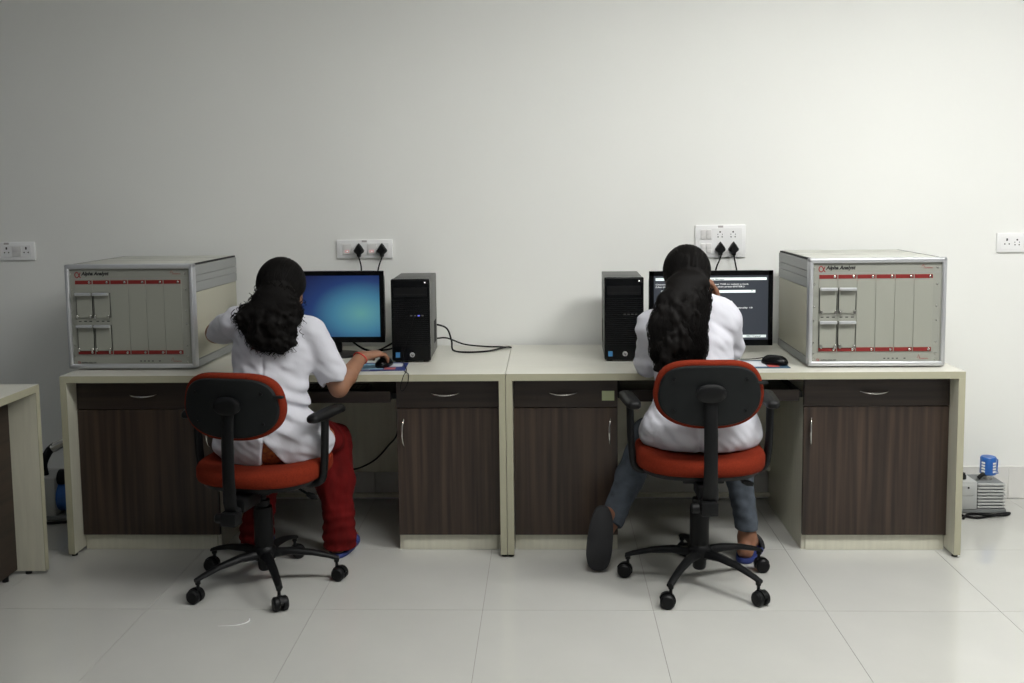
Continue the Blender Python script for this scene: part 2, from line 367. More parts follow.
    text('lettering', 'Alpha Analyst', M['blackprint'], A, fx(246), fz(125), y - .0004, size=.018, shear=.25, bold=.0009, width=.118)
    text('lettering', 'ALPHA ANALYST', M['blackprint'], A, fx(229), fz(519), y - .0004, size=.007, shear=.2, bold=.0002, width=.064)
    for zx, zy in ((648, 119), (638, 508)):
        bm = new_bm(); tube(bm, [(fx(zx), y - .0004, fz(zy)), (fx(zx + 6), y - .0004, fz(zy - 14)), (fx(zx + 12), y - .0004, fz(zy))], .0009, 5); finish('logo', bm, M['redprint'], A)
        text('lettering', 'CANBERRA', M['redprint'], A, fx(zx + 8), fz(zy + 5), y - .0004, size=.005, width=.036)
    for sx_ in (-1, 1):
        for sy in (-1, 1):
            bm = new_bm(); lathe(bm, [(.016, 0), (.018, b0 + .003)], 16, Matrix.Translation((sx_ * (hw - .05), sy * (Dp / 2 - .06), 0))); finish('foot', bm, M['black'], A, None, 40)
    return A
make_analyzer((-1.552, -.362, .75), R(-1.0), 'grey instrument cabinet with red-striped front on the left desk end')
make_analyzer((1.487, -.402, .75), R(-0.6), 'grey instrument cabinet with red-striped front on the right desk end')

# ------------------------------------------------------------------ computers
def make_tower(loc, rz, label, usb_lit):
    T = empty('computer_tower', loc, rz, label, 'computer', 'black computer towers on the desks')
    W, Dp, H = .165, .355, .357; f = -Dp / 2; hw = W / 2
    bxo('case', (-hw + .002, f + .03, .008), (hw - .002, -f, H - .003), M['steel'], T, .003)
    bxo('front_bezel', (-hw, f, .006), (hw, f + .032, H), M['gloss'], T, .006, 3)
    bxo('drive_bay', (-hw + .012, f - .0015, H - .075), (hw - .012, f + .001, H - .036), M['black'], T, .001, 1)
    bxo('drive_slot', (-hw + .014, f - .0022, H - .066), (hw - .014, f - .001, H - .0645), M['darkpart'], T)
    bm = new_bm()
    for k in range(24):
        z = .070 + k * .0085
        if z < H - .085: box(bm, (-hw + .008, f - .0012, z), (hw - .008, f + .001, z + .0032))
    finish('grille', bm, M['black'], T)
    for k in range(4):
        bxo('usb_port', (-.002 + k * .016, f - .0022, .198), (.007 + k * .016, f, .203), M['blueled'] if (k == 2 and usb_lit) else M['steel'], T)
    bxo('power_button', (hw - .026, f - .0018, H - .022), (hw - .006, f, H - .010), M['black'], T, .001, 1)
    bxo('power_light', (hw - .022, f - .0024, H - .018), (hw - .017, f - .001, H - .013), M['lamp_on'], T)
    bxo('maker_sticker', (-hw + .016, f - .0014, .022), (-hw + .034, f, .044), M['sticker'], T)
    bm = new_bm(); lathe(bm, [(.0105, 0), (.0105, .0012)], 24, FRONT @ Matrix.Translation((.004, .033, -f))); e = finish('emblem', bm, M['silver'], T)
    text('lettering', 'hp', M['blackprint'], e, -.0025, .0285, f - .0016, size=.014, shear=.3, bold=.0004, width=.013)
    for s in (-1, 1):
        bm = new_bm()
        for k in range(9): box(bm, (s * (hw - .002) - .0008, .03 + k * .011, .05), (s * (hw - .002) + .0008, .037 + k * .011, .15))
        finish('side_vent', bm, M['darkpart'], T)
    bm = new_bm()
    for sx_ in (-1, 1):
        for sy in (-1, 1): box(bm, (sx_ * .06 - .012, sy * .14 - .012, 0), (sx_ * .06 + .012, sy * .14 + .012, .0085))
    finish('feet', bm, M['black'], T)
    return T
tL = make_tower((-.416, -.502 + .1775, .75), R(1.5), 'black computer tower on the left desk, right of the blue screen', True)
make_tower((.494, -.507 + .1775, .75), R(-1.0), 'black computer tower on the right desk, left of the dark screen', False)

def screen_glow():
    m = bpy.data.materials.new('blue desktop screen'); m.use_nodes = True; nt = m.node_tree; n = nt.nodes; b = n['Principled BSDF']
    tc = n.new('ShaderNodeTexCoord'); sep = n.new('ShaderNodeSeparateXYZ'); nt.links.new(tc.outputs['Object'], sep.inputs[0])
    def mth(op, a, b_=None):
        q = n.new('ShaderNodeMath'); q.operation = op
        for k, v in ((0, a), (1, b_)):
            if v is None: continue
            if isinstance(v, (int, float)): q.inputs[k].default_value = v
            else: nt.links.new(v, q.inputs[k])
        return q.outputs[0]
    dx = mth('MULTIPLY', mth('SUBTRACT', sep.outputs[0], .145), 2.9); dz = mth('MULTIPLY', mth('SUBTRACT', sep.outputs[2], -.030), 4.4)
    d = mth('SQRT', mth('ADD', mth('MULTIPLY', dx, dx), mth('MULTIPLY', dz, dz)))
    r = n.new('ShaderNodeValToRGB'); nt.links.new(d, r.inputs[0]); el = r.color_ramp.elements
    el[0].position = 0.0; el[0].color = (.16, .46, .44, 1); el[1].position = 1.0; el[1].color = (.005, .010, .075, 1)
    for pos, c in ((.12, (.13, .40, .46, 1)), (.35, (.07, .27, .42, 1)), (.65, (.014, .050, .20, 1))):
        e = el.new(pos); e.color = c
    b.inputs['Base Color'].default_value = (.01, .01, .012, 1); b.inputs['Roughness'].default_value = .35
    nt.links.new(r.outputs[0], b.inputs['Emission Color']); b.inputs['Emission Strength'].default_value = .62
    return m
def make_monitor(loc, rz, W, H, zc, bez, label, screen):
    A = empty('monitor', loc, rz, label, 'monitor', 'computer monitors')
    bm = new_bm(); loft(bm, superell(W, H, 14, 64), [(.006, 0), (0, .004), (0, .022), (.03, .04), (.08, .05)], Matrix.Translation((0, 0, zc)) @ Matrix(((1, 0, 0, 0), (0, 0, 1, 0), (0, 1, 0, 0), (0, 0, 0, 1))))
    finish('housing', bm, M['black'], A, None, 30)
    bm = new_bm(); h2, w2 = H / 2, W / 2
    for lo, hi in (((-w2, -.004, zc + h2 - bez), (w2, .006, zc + h2)), ((-w2, -.004, zc - h2), (w2, .006, zc - h2 + bez * 1.25)), ((-w2, -.004, zc - h2), (-w2 + bez, .006, zc + h2)), ((w2 - bez, -.004, zc - h2), (w2, .006, zc + h2))): box(bm, lo, hi, .0015, 1)
    finish('bezel', bm, M['gloss'], A, None, 40)
    s = finish('screen', (lambda q: (box(q, (-w2 + bez - .002, -.001, -h2 + bez * 1.25 - .002), (w2 - bez + .002, .002, h2 - bez + .002)), q)[1])(new_bm()), screen, A, (0, 0, zc))
    bm = new_bm(); lathe(bm, [(.006, 0), (.006, .0008)], 20, FRONT @ Matrix.Translation((0, zc - h2 + bez * .6, .0042))); e = finish('emblem', bm, M['silver'], A)
    bm = new_bm(); box(bm, (-.045, .03, .012), (.045, .055, zc - .03), .006); finish('neck', bm, M['black'], A, None, 40)
    bm = new_bm(); loft(bm, superell(.25, .19, 2.6, 40), [(.004, 0), (0, .004), (.004, .010), (.03, .014)], Matrix.Translation((0, .03, 0))); finish('stand_base', bm, M['black'], A, None, 40)
    return A, s
mL, _s = make_monitor((-.798, -.335, .75), R(-1.5), .498, .317, .222, .020, 'black monitor showing a glowing blue desktop, on the left desk', screen_glow())
dark = pmat('dark boot screen', (.01, .01, .012), .35, emit=((.042, .05, .063), .85))
mR, scr = make_monitor((.886, -.305, .75), 0, .540, .331, .199, .021, 'black monitor showing a text menu, on the right desk behind the woman', dark)
glowbar = pmat('lit text bar', (.6, .6, .6), .5, emit=((.62, .74, .72), .85)); glowtxt = pmat('lit text', (.6, .6, .6), .5, emit=((.6, .62, .62), .8))
sw, sh = .498, .284
def sx(c): return -sw / 2 + sw * (c + 1.2) / 82.4
def sz(r): return .331 / 2 - .021 - sh * (r + .9) / 25.8
def bar(r, c0, c1):
    bxo('menu_bar', (sx(c0), -.0018, sz(r + 1)), (sx(c1), -.0009, sz(r - .05)), glowbar, scr)
def line(s, r, c, mat=glowtxt): text('screen_text', s, mat, scr, sx(c), sz(r + .82), -.0019, width=sw * len(s) / 82.4, height=sh / 25.8 * .78, size=.01, bold=.00012)
bar(0, 0, 80); line('Windows Boot Manager', 0, 30, M['blackprint'])
line('Choose an operating system to start, or press TAB to select a tool:', 2, 0)
line('(Use the arrow keys to highlight your choice, then press ENTER.)', 3, 0)
bar(5, 4, 72); line('Windows 7', 5, 6, M['blackprint']); line('>', 5, 69, M['blackprint'])
line('To specify an advanced option for this choice, press F8.', 9, 0)
line('Seconds until the highlighted choice will be started automatically: 18', 11.5, 0)
line('Tools:', 15, 0); line('Windows Memory Diagnostic', 17, 6)
bar(23, 0, 80); line('ENTER=Choose', 23, 2, M['blackprint']); line('TAB=Menu', 23, 34, M['blackprint']); line('ESC=Cancel', 23, 66, M['blackprint'])

# keyboard on the left tray
K = empty('keyboard', (-.80, -.585, .644), 0, 'black keyboard on the pulled-out tray of the left desk', 'keyboard')
bm = new_bm(); box(bm, (-.22, -.07, 0), (.22, .07, .016), .004); finish('body', bm, M['black'], K, None, 40)
bm = new_bm()
for r_ in range(6):
    for c in range(22):
        x = -.208 + c * .019; y = -.058 + r_ * .019 + (.006 if r_ == 5 else 0)
        if r_ == 0 and 4 <= c <= 9: continue
        box(bm, (x, y, .015), (x + .0165, y + .0165, .021))
box(bm, (-.132, -.058, .015), (-.022, -.0415, .021)); finish('keys', bm, M['gloss'], K)['kind'] = 'stuff'

def make_pad(loc, rz, sx_, sy, label, colors):
    A = empty('mouse_pad', loc, rz, label, 'mouse pad', 'mouse pads')
    bxo('mat', (-sx_ / 2, -sy / 2, 0), (sx_ / 2, sy / 2, .003), M['bluesole'] if colors == 0 else pmat('pad blue', (.02, .07, .13), .6), A, .001, 1)
    for k, (a, b, c, d, col) in enumerate(((-.42, -.36, .10, .36, (.25, .42, .55)), (.16, -.05, .42, .38, (.55, .56, .60)), (.12, -.40, .32, -.16, (.40, .10, .10)), (-.40, -.44, -.12, -.40, (.6, .6, .65)))):
        if colors: col = ((.62, .64, .68), (.62, .64, .68), (.5, .08, .06), (.08, .35, .5))[k]
        bxo('printed_patch', (a * sx_, b * sy, .0028), (c * sx_, d * sy, .0034), pmat('pad print %d %d' % (colors, k), col, .6), A)
    return A
make_pad((-.533, -.612, .75), R(3), .232, .185, 'dark blue printed mouse pad under the hand on the left desk', 0)
make_pad((1.035, -.60, .75), R(0), .22, .18, 'pale printed mouse pad on the right desk beside the instrument', 1)
def make_mouse(loc, rz, label):
    A = empty('computer_mouse', loc, rz, label, 'mouse', 'computer mice')
    bm = new_bm(); loft(bm, superell(.062, .112, 2.5, 32), [(.004, 0), (0, .004), (0, .013), (.004, .022), (.011, .030), (.020, .036), (.027, .038)], Matrix(), lambda p: Vector((p.x, p.y, p.z * (1 - 1.6 * max(0, p.y) - .8 * max(0, -p.y)))))
    finish('shell', bm, M['gloss'], A, None, 60)
    bm = new_bm(); lathe(bm, [(.008, -.003), (.0085, 0), (.008, .003)], 16, Matrix.Translation((0, .03, .026)) @ Matrix.Rotation(R(90), 4, 'Y')); finish('scroll_wheel', bm, M['steel'], A, None, 40)
    return A
make_mouse((-.512, -.605, .7535), R(-12), 'black mouse under the resting hand on the left desk')
mouseR = make_mouse((1.098, -.612, .7535), R(52), 'black mouse on the pale pad on the right desk')

# ------------------------------------------------------------------ cords
def cord(name, pts, r, label, cat='cord', n=8, mat=None, parent=None):
    bm = new_bm(); tube(bm, spline(pts, n), r, 7); o = finish(name, bm, mat or M['rubber'], parent, None, 60)
    if isinstance(label, str): tag(o, label, cat)
    else: o.parent = label; o.matrix_parent_inverse = label.matrix_basis.inverted()
    return o
cord('mouse_cord', [(1.06, -.575, .775), (1.03, -.53, .762), (.98, -.50, .756), (.93, -.44, .756), (.90, -.35, .7555)], .002, mouseR)
cord('power_cord', [(-.36, -.146, .87), (-.30, -.12, .845), (-.275, -.14, .79), (-.262, -.20, .7545), (-.20, -.262, .7545), (-.10, -.235, .7545), (-.035, -.15, .756), (-.01, -.135, .757), (.0, -.15, .7565)], .0042, tL)
cord('data_cord', [(-.35, -.146, .80), (-.30, -.10, .795), (-.22, -.09, .764), (-.12, -.10, .7545), (-.05, -.115, .7545), (.0, -.16, .758)], .0036, tL)
cord('usb_cord', [P(414, 315, -.506), P(411, 328, -.512), P(406, 345, -.52), P(402.5, 361, -.53)], .0016, tL)
cord('draped_cord', [P(402.5, 361, -.532), (-.428, -.60, .7555), (-.405, -.70, .7545), (-.40, -.775, .7545), (-.405, -.793, .745), (-.418, -.792, .70), (-.41, -.79, .685), (-.39, -.79, .715), (-.385, -.79, .75), (-.392, -.775, .7545), (-.41, -.73, .7545)], .0016, 'thin black cord draped over the front edge of the left desk')  # continues the tower's USB cord down over the desk edge
cord('monitor_cord', [(-.78, -.27, .86), (-.72, -.22, .80), (-.66, -.20, .757), (-.58, -.20, .756), (-.50, -.19, .775), (-.44, -.143, .80)], .0042, mL)
cord('video_cord', [(-.75, -.27, .87), (-.70, -.235, .79), (-.62, -.23, .757), (-.55, -.17, .78), (-.47, -.143, .83)], .0042, mL, n=8)
cord('loose_cable', [P(350, 470, -.15), P(362, 467, -.17), P(376, 459, -.19), P(388, 446, -.21), P(397, 433, -.22), P(399, 400, -.22)], .004, 'black cord sagging in the knee space of the left desk')

# ------------------------------------------------------------------ wall sockets and plugs
def holes(parent, cx, cz, n5):
    bm = new_bm()
    pts = [(0, .014, .0042), (-.010, -.006, .0032), (.010, -.006, .0032)]
    if n5: pts = [(0, .013, .004), (-.0105, .002, .0022), (.0105, .002, .0022), (-.0095, -.010, .003), (.0095, -.010, .003)]
    for a, b, r_ in pts: lathe(bm, [(r_, 0), (r_, .0006)], 12, FRONT @ Matrix.Translation((cx + a, cz + b, .0124)))
    if not n5: box(bm, (cx - .0035, -.0131, cz + .008), (cx + .0035, -.0124, cz + .020))
    finish('socket_holes', bm, M['hole'], parent)
def make_plate(x0, x1, z0, z1, label, items, grille=False):
    cx, cz = (x0 + x1) / 2, (z0 + z1) / 2; W, H = x1 - x0, z1 - z0
    A = empty('socket_plate', (cx, 0, cz), 0, label, 'wall socket', 'white wall socket plates')
    bxo('plate', (-W / 2, -.011, -H / 2), (W / 2, 0, H / 2), M['white'], A, .003, 2)
    bxo('inner_frame', (-W / 2 + .016, -.0125, -H / 2 + .014), (W / 2 - .016, -.0105, H / 2 - .014), M['white'], A, .0008, 1)
    bxo('maker_mark', (-.012, -.0118, H / 2 - .012), (.012, -.0108, H / 2 - .003), pmat('mark grey', (.45, .42, .42), .5), A)
    for kind, a, b in items:
        if kind in ('sw', 'lit', 'slim'):
            hw, hh = (.022, .024) if kind != 'slim' else (.012, .022)
            s = bxo('rocker_switch', (a - hw, -.0165, b - hh), (a + hw, -.0118, b + hh), M['switch'], A, .002, 2)
            bxo('rocker_step', (a - hw + .002, -.0182, b - hh + .001), (a + hw - .002, -.016, b - hh * .3), M['switch'], s, .0008, 1)
            if kind == 'lit': bxo('indicator', (a - .002, -.0188, b - .011), (a + .002, -.0178, b - .008), M['lamp_on'], s); bxo('glow_window', (a - .012, -.0186, b - .016), (a + .010, -.0179, b - .003), M['redlit'], s)
        else: holes(A, a, b, kind == 'p5'); 
    return A
def make_plug(x, z, pts, label):
    A = empty('power_plug', (x, -.0125, z), 0, label, 'plug', 'black plugs in the wall sockets')
    bm = new_bm(); out = [(0, .030), (.010, .018), (.024, -.004), (.022, -.012), (.010, -.022), (.007, -.034), (-.007, -.034), (-.010, -.022), (-.022, -.012), (-.024, -.004), (-.010, .018)]
    loft(bm, out, [(0, 0), (0, .014), (.003, .028), (.009, .034)], FRONT); finish('plug_body', bm, M['rubber'], A, None, 35)
    base = Vector((x, -.0125, z))
    bm = new_bm(); tube(bm, spline([Vector((0, -.016, -.030))] + [Vector(p) - base for p in pts], 6), .0036, 7); finish('plug_cord', bm, M['rubber'], A, None, 60)
    return A
make_plate(-.823, -.559, 1.164, 1.252, 'wide white socket plate with two lit switches above blue screen', [('lit', -.081, 0), ('p5', -.032, 0), ('lit', .036, 0), ('p5', .084, 0)])
make_plug(-.716, 1.206, [(-.714, -.03, 1.165), (-.703, -.04, 1.12), (-.695, -.10, 1.04), (-.69, -.15, .95)], 'black plug with cord, left of the two above the blue screen')
make_plug(-.607, 1.206, [(-.608, -.03, 1.165), (-.622, -.04, 1.12), (-.628, -.10, 1.04), (-.63, -.15, .95)], 'black plug with cord, right of the two above the blue screen')
make_plate(.86, 1.093, 1.153, 1.304, 'large square white socket plate above the text-menu screen', [('slim', -.080, .032), ('slim', -.054, .032), ('slim', -.080, -.032), ('slim', -.054, -.032), ('p5', -.002, .030), ('p5', .058, .030), ('p5', -.002, -.034), ('p5', .058, -.034)])
make_plug(.975, 1.197, [(.974, -.03, 1.155), (.955, -.04, 1.11), (.935, -.08, 1.06), (.92, -.14, .96)], 'black plug in the square plate, nearer the woman')
make_plug(1.036, 1.197, [(1.037, -.03, 1.155), (1.044, -.04, 1.11), (1.046, -.08, 1.06), (1.045, -.14, .96)], 'black plug in the square plate, nearer the right instrument')
make_plate(-2.545, -2.275, 1.17, 1.258, 'white socket plate on the wall, cut by the left edge', [('p3', .095, 0), ('sw', .05, 0), ('p3', .0, 0), ('sw', -.05, 0)])
make_plate(2.243, 2.51, 1.164, 1.253, 'white socket plate on the wall, cut by the right edge', [('p3', -.088, 0), ('p5', -.042, 0), ('sw', .01, 0), ('sw', .07, 0)])

# note on the drawer of the right desk
N = finish('sticky_note', (lambda q: (box(q, (-.025, -.0012, -.02), (.025, 0, .02)), q)[1])(new_bm()), M['paleyellow'], None, (.411, FY + .08 - .0002, .645))
tag(N, 'small pale green paper note stuck on the right desk drawer', 'note')

# ------------------------------------------------------------------ vacuum pumps
def make_pump(loc, rz, label, blue):
    A = empty('vacuum_pump', loc, rz, label, 'pump', 'vacuum pumps on the floor behind the desks')
    bxo('base_plate', (-.10, -.075, .004), (.12, .085, .022), M['pumpdark'], A, .003)
    bxo('oil_case', (-.095, -.08, .020), (-.012, .075, .148), M['pumpgrey'], A, .006)
    bxo('case_cover', (-.082, -.0835, .085), (-.028, -.079, .135), M['pumpgrey'], A, .002)
    bxo('oil_plug', (-.058, -.0865, .118), (-.050, -.083, .126), M['black'], A, .002)
    bxo('motor', (-.012, -.068, .022), (.108, .07, .140), M['pumpdark'], A, .004)
    for k in range(8): bxo('cooling_fin', (-.008, -.078, .026 + k * .0148), (.112, .078, .034 + k * .0148), M['pumpgrey'], A, .001, 1)
    bm = new_bm(); lathe(bm, [(.016, .146), (.016, .165), (.012, .17), (.012, .176)], 16, Matrix.Translation((-.06, -.03, 0))); finish('filler_cap', bm, M['black'], A, None, 40)
    bm = new_bm(); tube(bm, spline([(-.075, .02, .145), (-.08, .02, .19), (-.075, .02, .24), (-.09, .03, .29)], 6), .012, 10); finish('hose', bm, M['black'], A, None, 60)
    bm = new_bm(); tube(bm, spline([(.01, -.03, .15), (.03, -.03, .168), (.05, -.02, .168)], 6), .009, 10); finish('elbow_pipe', bm, M['black'], A, None, 60)
    bm = new_bm(); lathe(bm, [(.018, .138), (.018, .166)], 16, Matrix.Translation((.062, -.01, 0))); finish('filter_neck', bm, M['chrome'], A, None, 40)
    if blue:
        bm = new_bm(); lathe(bm, [(.030, .164), (.035, .168), (.035, .240), (.030, .246), (.010, .247)], 28, Matrix.Translation((.062, -.01, 0))); c = finish('filter_can', bm, M['bluepaint'], A, None, 40)
        for k, (ax, n_) in enumerate(((-58, 4), (22, 4))):
            for q in range(n_):
                a = R(-90 + ax); cc = Vector((.062, -.01, 0)) + Vector((math.cos(a) * .0354, math.sin(a) * .0354, .182 + q * .013))
                bm = new_bm(); box(bm, (-.008, -.0008, -.004), (.008, .0008, .004), 0, 1, Matrix.Translation(cc) @ Matrix.Rotation(a + R(90), 4, 'Z')); finish('printed_mark', bm, M['white'], c)
        bm = new_bm(); tube(bm, [(.096, -.01, .235), (.104, -.01, .23), (.102, -.01, .18), (.108, -.01, .168), (.094, -.01, .166)], .0028, 8); finish('bail', bm, M['bluepaint'], A, None, 60)
    return A
make_pump((2.105, -.16, 0), 0, 'grey vacuum pump with blue filter can on the floor at right', True)
cord('floor_cable', [(2.00, -.27, .006), (2.06, -.31, .006), (2.14, -.28, .006), (2.20, -.255, .006), (2.235, -.245, .006), (2.20, -.275, .007), (2.12, -.30, .016), (2.05, -.26, .006), (2.0, -.32, .006)], .006, 'black pump cord coiled on the floor beside the blue filter can')
# left pump, half hidden behind the left desk: dark motor with a bent pipe
A = empty('vacuum_pump', (-2.06, -.26, 0), 0, 'dark vacuum pump with bent pipe half hidden behind the left desk', 'pump', 'vacuum pumps on the floor behind the desks')
bxo('base_plate', (-.11, -.08, .004), (.14, .08, .022), M['pumpdark'], A, .003)
bxo('oil_case', (-.105, -.075, .022), (-.015, .075, .20), M['pumpgrey'], A, .006)
bm = new_bm(); tube(bm, [(-.015, 0, .10), (.14, 0, .10)], .072, 20); finish('motor', bm, M['bluepaint'], A, None, 40)
bm = new_bm(); tube(bm, [(-.015, -.02, .19), (.03, -.02, .19)], .036, 16); finish('terminal_box', bm, M['black'], A, None, 40)
bm = new_bm(); tube(bm, spline([(-.085, -.02, .19), (-.09, -.02, .25), (-.06, -.02, .31), (-.03, -.02, .335)], 6), .019, 12); finish('hose', bm, M['black'], A, None, 60)
bm = new_bm(); tube(bm, [(-.04, -.02, .325), (.02, -.02, .355)], .021, 14); finish('hose_clamp', bm, M['chrome'], A, None, 40)
cord('floor_cable', [(-2.19, -.37, .007), (-2.10, -.385, .007), (-2.0, -.36, .007), (-1.93, -.34, .007)], .006, 'black cord on the floor between the side-on desk and left desk')
# bright highlight on the floor, modelled as a thin white strip
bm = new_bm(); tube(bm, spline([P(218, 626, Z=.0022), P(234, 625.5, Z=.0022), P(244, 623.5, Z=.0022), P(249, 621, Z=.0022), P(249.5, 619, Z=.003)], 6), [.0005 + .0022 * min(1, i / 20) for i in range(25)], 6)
tag(finish('floor_glint', bm, M['white'], None, None, 60), 'thin white curved strip standing in for a floor glint before the left chair', 'glint')
#PART2
# ------------------------------------------------------------------ office chairs
def make_chair(loc, rz, dz, angs, label):
    C = empty('office_chair', loc, rz, label, 'chair', 'red office chairs')
    for a in angs:
        a = R(a); mt = Matrix.Rotation(a, 4, 'Z')
        bm = new_bm(); pts = [(.03, .118, .020, .016), (.10, .122, .017, .013), (.18, .112, .0145, .010), (.25, .094, .013, .008), (.278, .084, .012, .007)]; rings = []
        for x, z, hw, hh in pts:
            rings.append([bm.verts.new(mt @ Vector((x, y * hw, z + q * hh))) for y, q in ((-1, -.6), (-.6, -1), (.6, -1), (1, -.6), (1, .3), (.55, 1), (-.55, 1), (-1, .3))])
        for i in range(4):
            for j in range(8): bm.faces.new((rings[i][j], rings[i][(j + 1) % 8], rings[i + 1][(j + 1) % 8], rings[i + 1][j]))
        bm.faces.new(rings[0][::-1]); bm.faces.new(rings[-1]); finish('base_leg', bm, M['black'], C, None, 50)
        k = empty('caster'); k.parent = C; k.location = (math.cos(a) * .268, math.sin(a) * .268, 0); k.rotation_euler = (0, 0, a + random.uniform(-1.2, 1.2))
        bm = new_bm(); lathe(bm, [(.006, .04), (.006, .086), (.010, .086), (.010, .07)], 10); finish('stem', bm, M['black'], k, None, 40)
        ax = Matrix.Translation((.012, 0, .0262)) @ Matrix.Rotation(R(90), 4, 'X')
        for s in (-1, 1):
            bm = new_bm(); lathe(bm, [(.012, s * .0275), (.021, s * .0265), (.0262, s * .021), (.0262, s * .008), (.022, s * .0065)], 20, ax); finish('wheel', bm, M['black'], k, None, 40)
        bm = new_bm(); outl = [(.030 * math.cos(R(t)), .030 * math.sin(R(t))) for t in range(20, 201, 20)] + [(-.018, -.006), (.02, -.002)]
        vs = [[bm.verts.new(Vector((.012 + x, s * .0062, .0262 + z))) for x, z in outl] for s in (-1, 1)]
        for j in range(len(outl)): bm.faces.new((vs[0][j], vs[0][(j + 1) % len(outl)], vs[1][(j + 1) % len(outl)], vs[1][j]))
        bm.faces.new(vs[0]); bm.faces.new(vs[1][::-1]); finish('hood', bm, M['black'], k)
    bm = new_bm(); lathe(bm, [(.020, .055), (.024, .06), (.028, .098), (.042, .10), (.044, .135), (.038, .145), (.034, .15)], 24); finish('hub', bm, M['black'], C, None, 40)
    bm = new_bm(); lathe(bm, [(.034, .148), (.036, .16), (.036, .285), (.033, .30), (.026, .302), (.026, .325), (.014, .326), (.014, .395 + dz)], 24); finish('gas_column', bm, M['black'], C, None, 40)
    bm = new_bm(); box(bm, (-.075, -.10, .385 + dz), (.075, .10, .415 + dz), .006); box(bm, (-.035, -.215, .355 + dz), (.035, -.08, .405 + dz), .006); finish('tilt_mechanism', bm, M['black'], C, None, 40)
    # seat
    so = superell(.475, .45, 3.0, 56, 2.6)
    bm = new_bm(); loft(bm, so, [(.06, .408), (.025, .414), (.018, .428), (.02, .436)], Matrix.Translation((0, .03, dz))); finish('seat_pan', bm, M['black'], C, None, 40)
    def dish(p): return Vector((p.x, p.y, p.z + .012 * (p.x / .24) ** 2 * (1 if p.z > .46 else 0)))
    bm = new_bm(); loft(bm, so, [(.02, .430), (.004, .436), (0, .446), (0, .466), (.005, .478), (.016, .487), (.04, .492), (.10, .490), (.17, .484)], Matrix.Translation((0, .03, dz)), dish); finish('seat_cushion', bm, M['redfab'], C, None, 60)
    # back: post, shell, cushion
    bm = new_bm(); tube(bm, [(0, -.20, .375 + dz), (0, -.238, .36 + dz), (0, -.252, .40 + dz), (0, -.256, .50 + dz), (0, -.254, .62 + dz), (0, -.240, .74 + dz)], [.024, .026, .026, .024, .024, .022], 12, (0, 1, 0), .38); finish('back_post', bm, M['black'], C, None, 50)
    bm = new_bm(); box(bm, (-.034, -.268, .318 + dz), (.026, -.212, .368 + dz), .006); lathe(bm, [(.014, 0), (.018, .004), (.018, .026), (.014, .03)], 14, Matrix.Translation((-.034, -.238, .34 + dz)) @ Matrix.Rotation(R(-90), 4, 'Y')); finish('height_knob', bm, M['black'], C, None, 40)
    bo = superell(.385, .245, 3.4, 64, 2.5)
    tilt = Matrix.Translation((0, -.228, .738 + dz)) @ Matrix.Rotation(R(6), 4, 'X') @ FRONT
    def bend(p): return Vector((p.x * (1 - .10 * max(0, p.y) / .12), p.y, p.z - .9 * p.x * p.x))
    bm = new_bm(); loft(bm, bo, [(.03, .020), (.017, .019), (.014, .014), (.013, -.004)], tilt, bend); finish('back_shell', bm, M['blackshell'], C, None, 40)
    bm = new_bm(); loft(bm, bo, [(.012, .008), (.003, .006), (0, -.002), (0, -.018), (.004, -.032), (.014, -.042), (.04, -.048), (.10, -.046)], tilt, bend); finish('back_cushion', bm, M['redfab'], C, None, 60)
    bm = new_bm(); loft(bm, superell(.104, .066, 2.2, 32), [(0, .012), (0, .022), (.006, .027), (.02, .029)], Matrix.Translation((0, -.006, .012)) @ tilt); b = finish('post_boss', bm, M['black'], C, None, 40)
    for s in (-1, 1):
        for q in (0, 1):
            bm = new_bm(); lathe(bm, [(.006, .017), (.006, .0215), (.003, .0225)], 10, tilt @ Matrix.Translation((s * .125, .055 - .11 * q, -.9 * .0156))); finish('bolt', bm, M['black'], C, None, 40)
    bm = new_bm(); box(bm, (.160, -.226, .775 + dz), (.200, -.212, .784 + dz), .002); finish('strap_tab', bm, M['blackshell'], C)
    for s in (-1, 1):
        A_ = empty('armrest'); A_.parent = C
        bm = new_bm(); tube(bm, spline([(s * .10, .0, .412 + dz), (s * .20, .0, .410 + dz), (s * .238, .0, .425 + dz), (s * .250, .0, .47 + dz), (s * .256, .0, .56 + dz), (s * .258, .005, .665 + dz)], 6), .014, 10, (0, 1, 0), 1.5); finish('arm_bracket', bm, M['black'], A_, None, 60)
        bm = new_bm(); loft(bm, superell(.058, .245, 4.0, 40), [(.006, 0), (0, .006), (0, .018), (.006, .026), (.02, .030)], Matrix.Translation((s * .258, .02, .660 + dz)) @ Matrix.Rotation(R(-s * 5), 4, 'Z'), lambda p: Vector((p.x, p.y, p.z - .6 * max(0, p.y - .08) ** 1.0 * .25))); finish('arm_pad', bm, M['black'], A_, None, 50)
    bm = new_bm(); tube(bm, [(.05, .02, .40 + dz), (.12, .03, .385 + dz), (.17, .035, .355 + dz)], .005, 8); tube(bm, [(.165, .033, .358 + dz), (.185, .037, .348 + dz), (.205, .04, .342 + dz)], [.009, .012, .008], 10); finish('height_lever', bm, M['black'], C, None, 60)
    return C
make_chair((-.910, -1.052, 0), R(-10), -.012, [18, 90, 162, 234, 306], 'red office chair with black back shell under the woman in red trousers')
make_chair((.730, -1.036, 0), R(0), .022, [24, 96, 168, 240, 312], 'red office chair with black back shell under the woman in jeans')

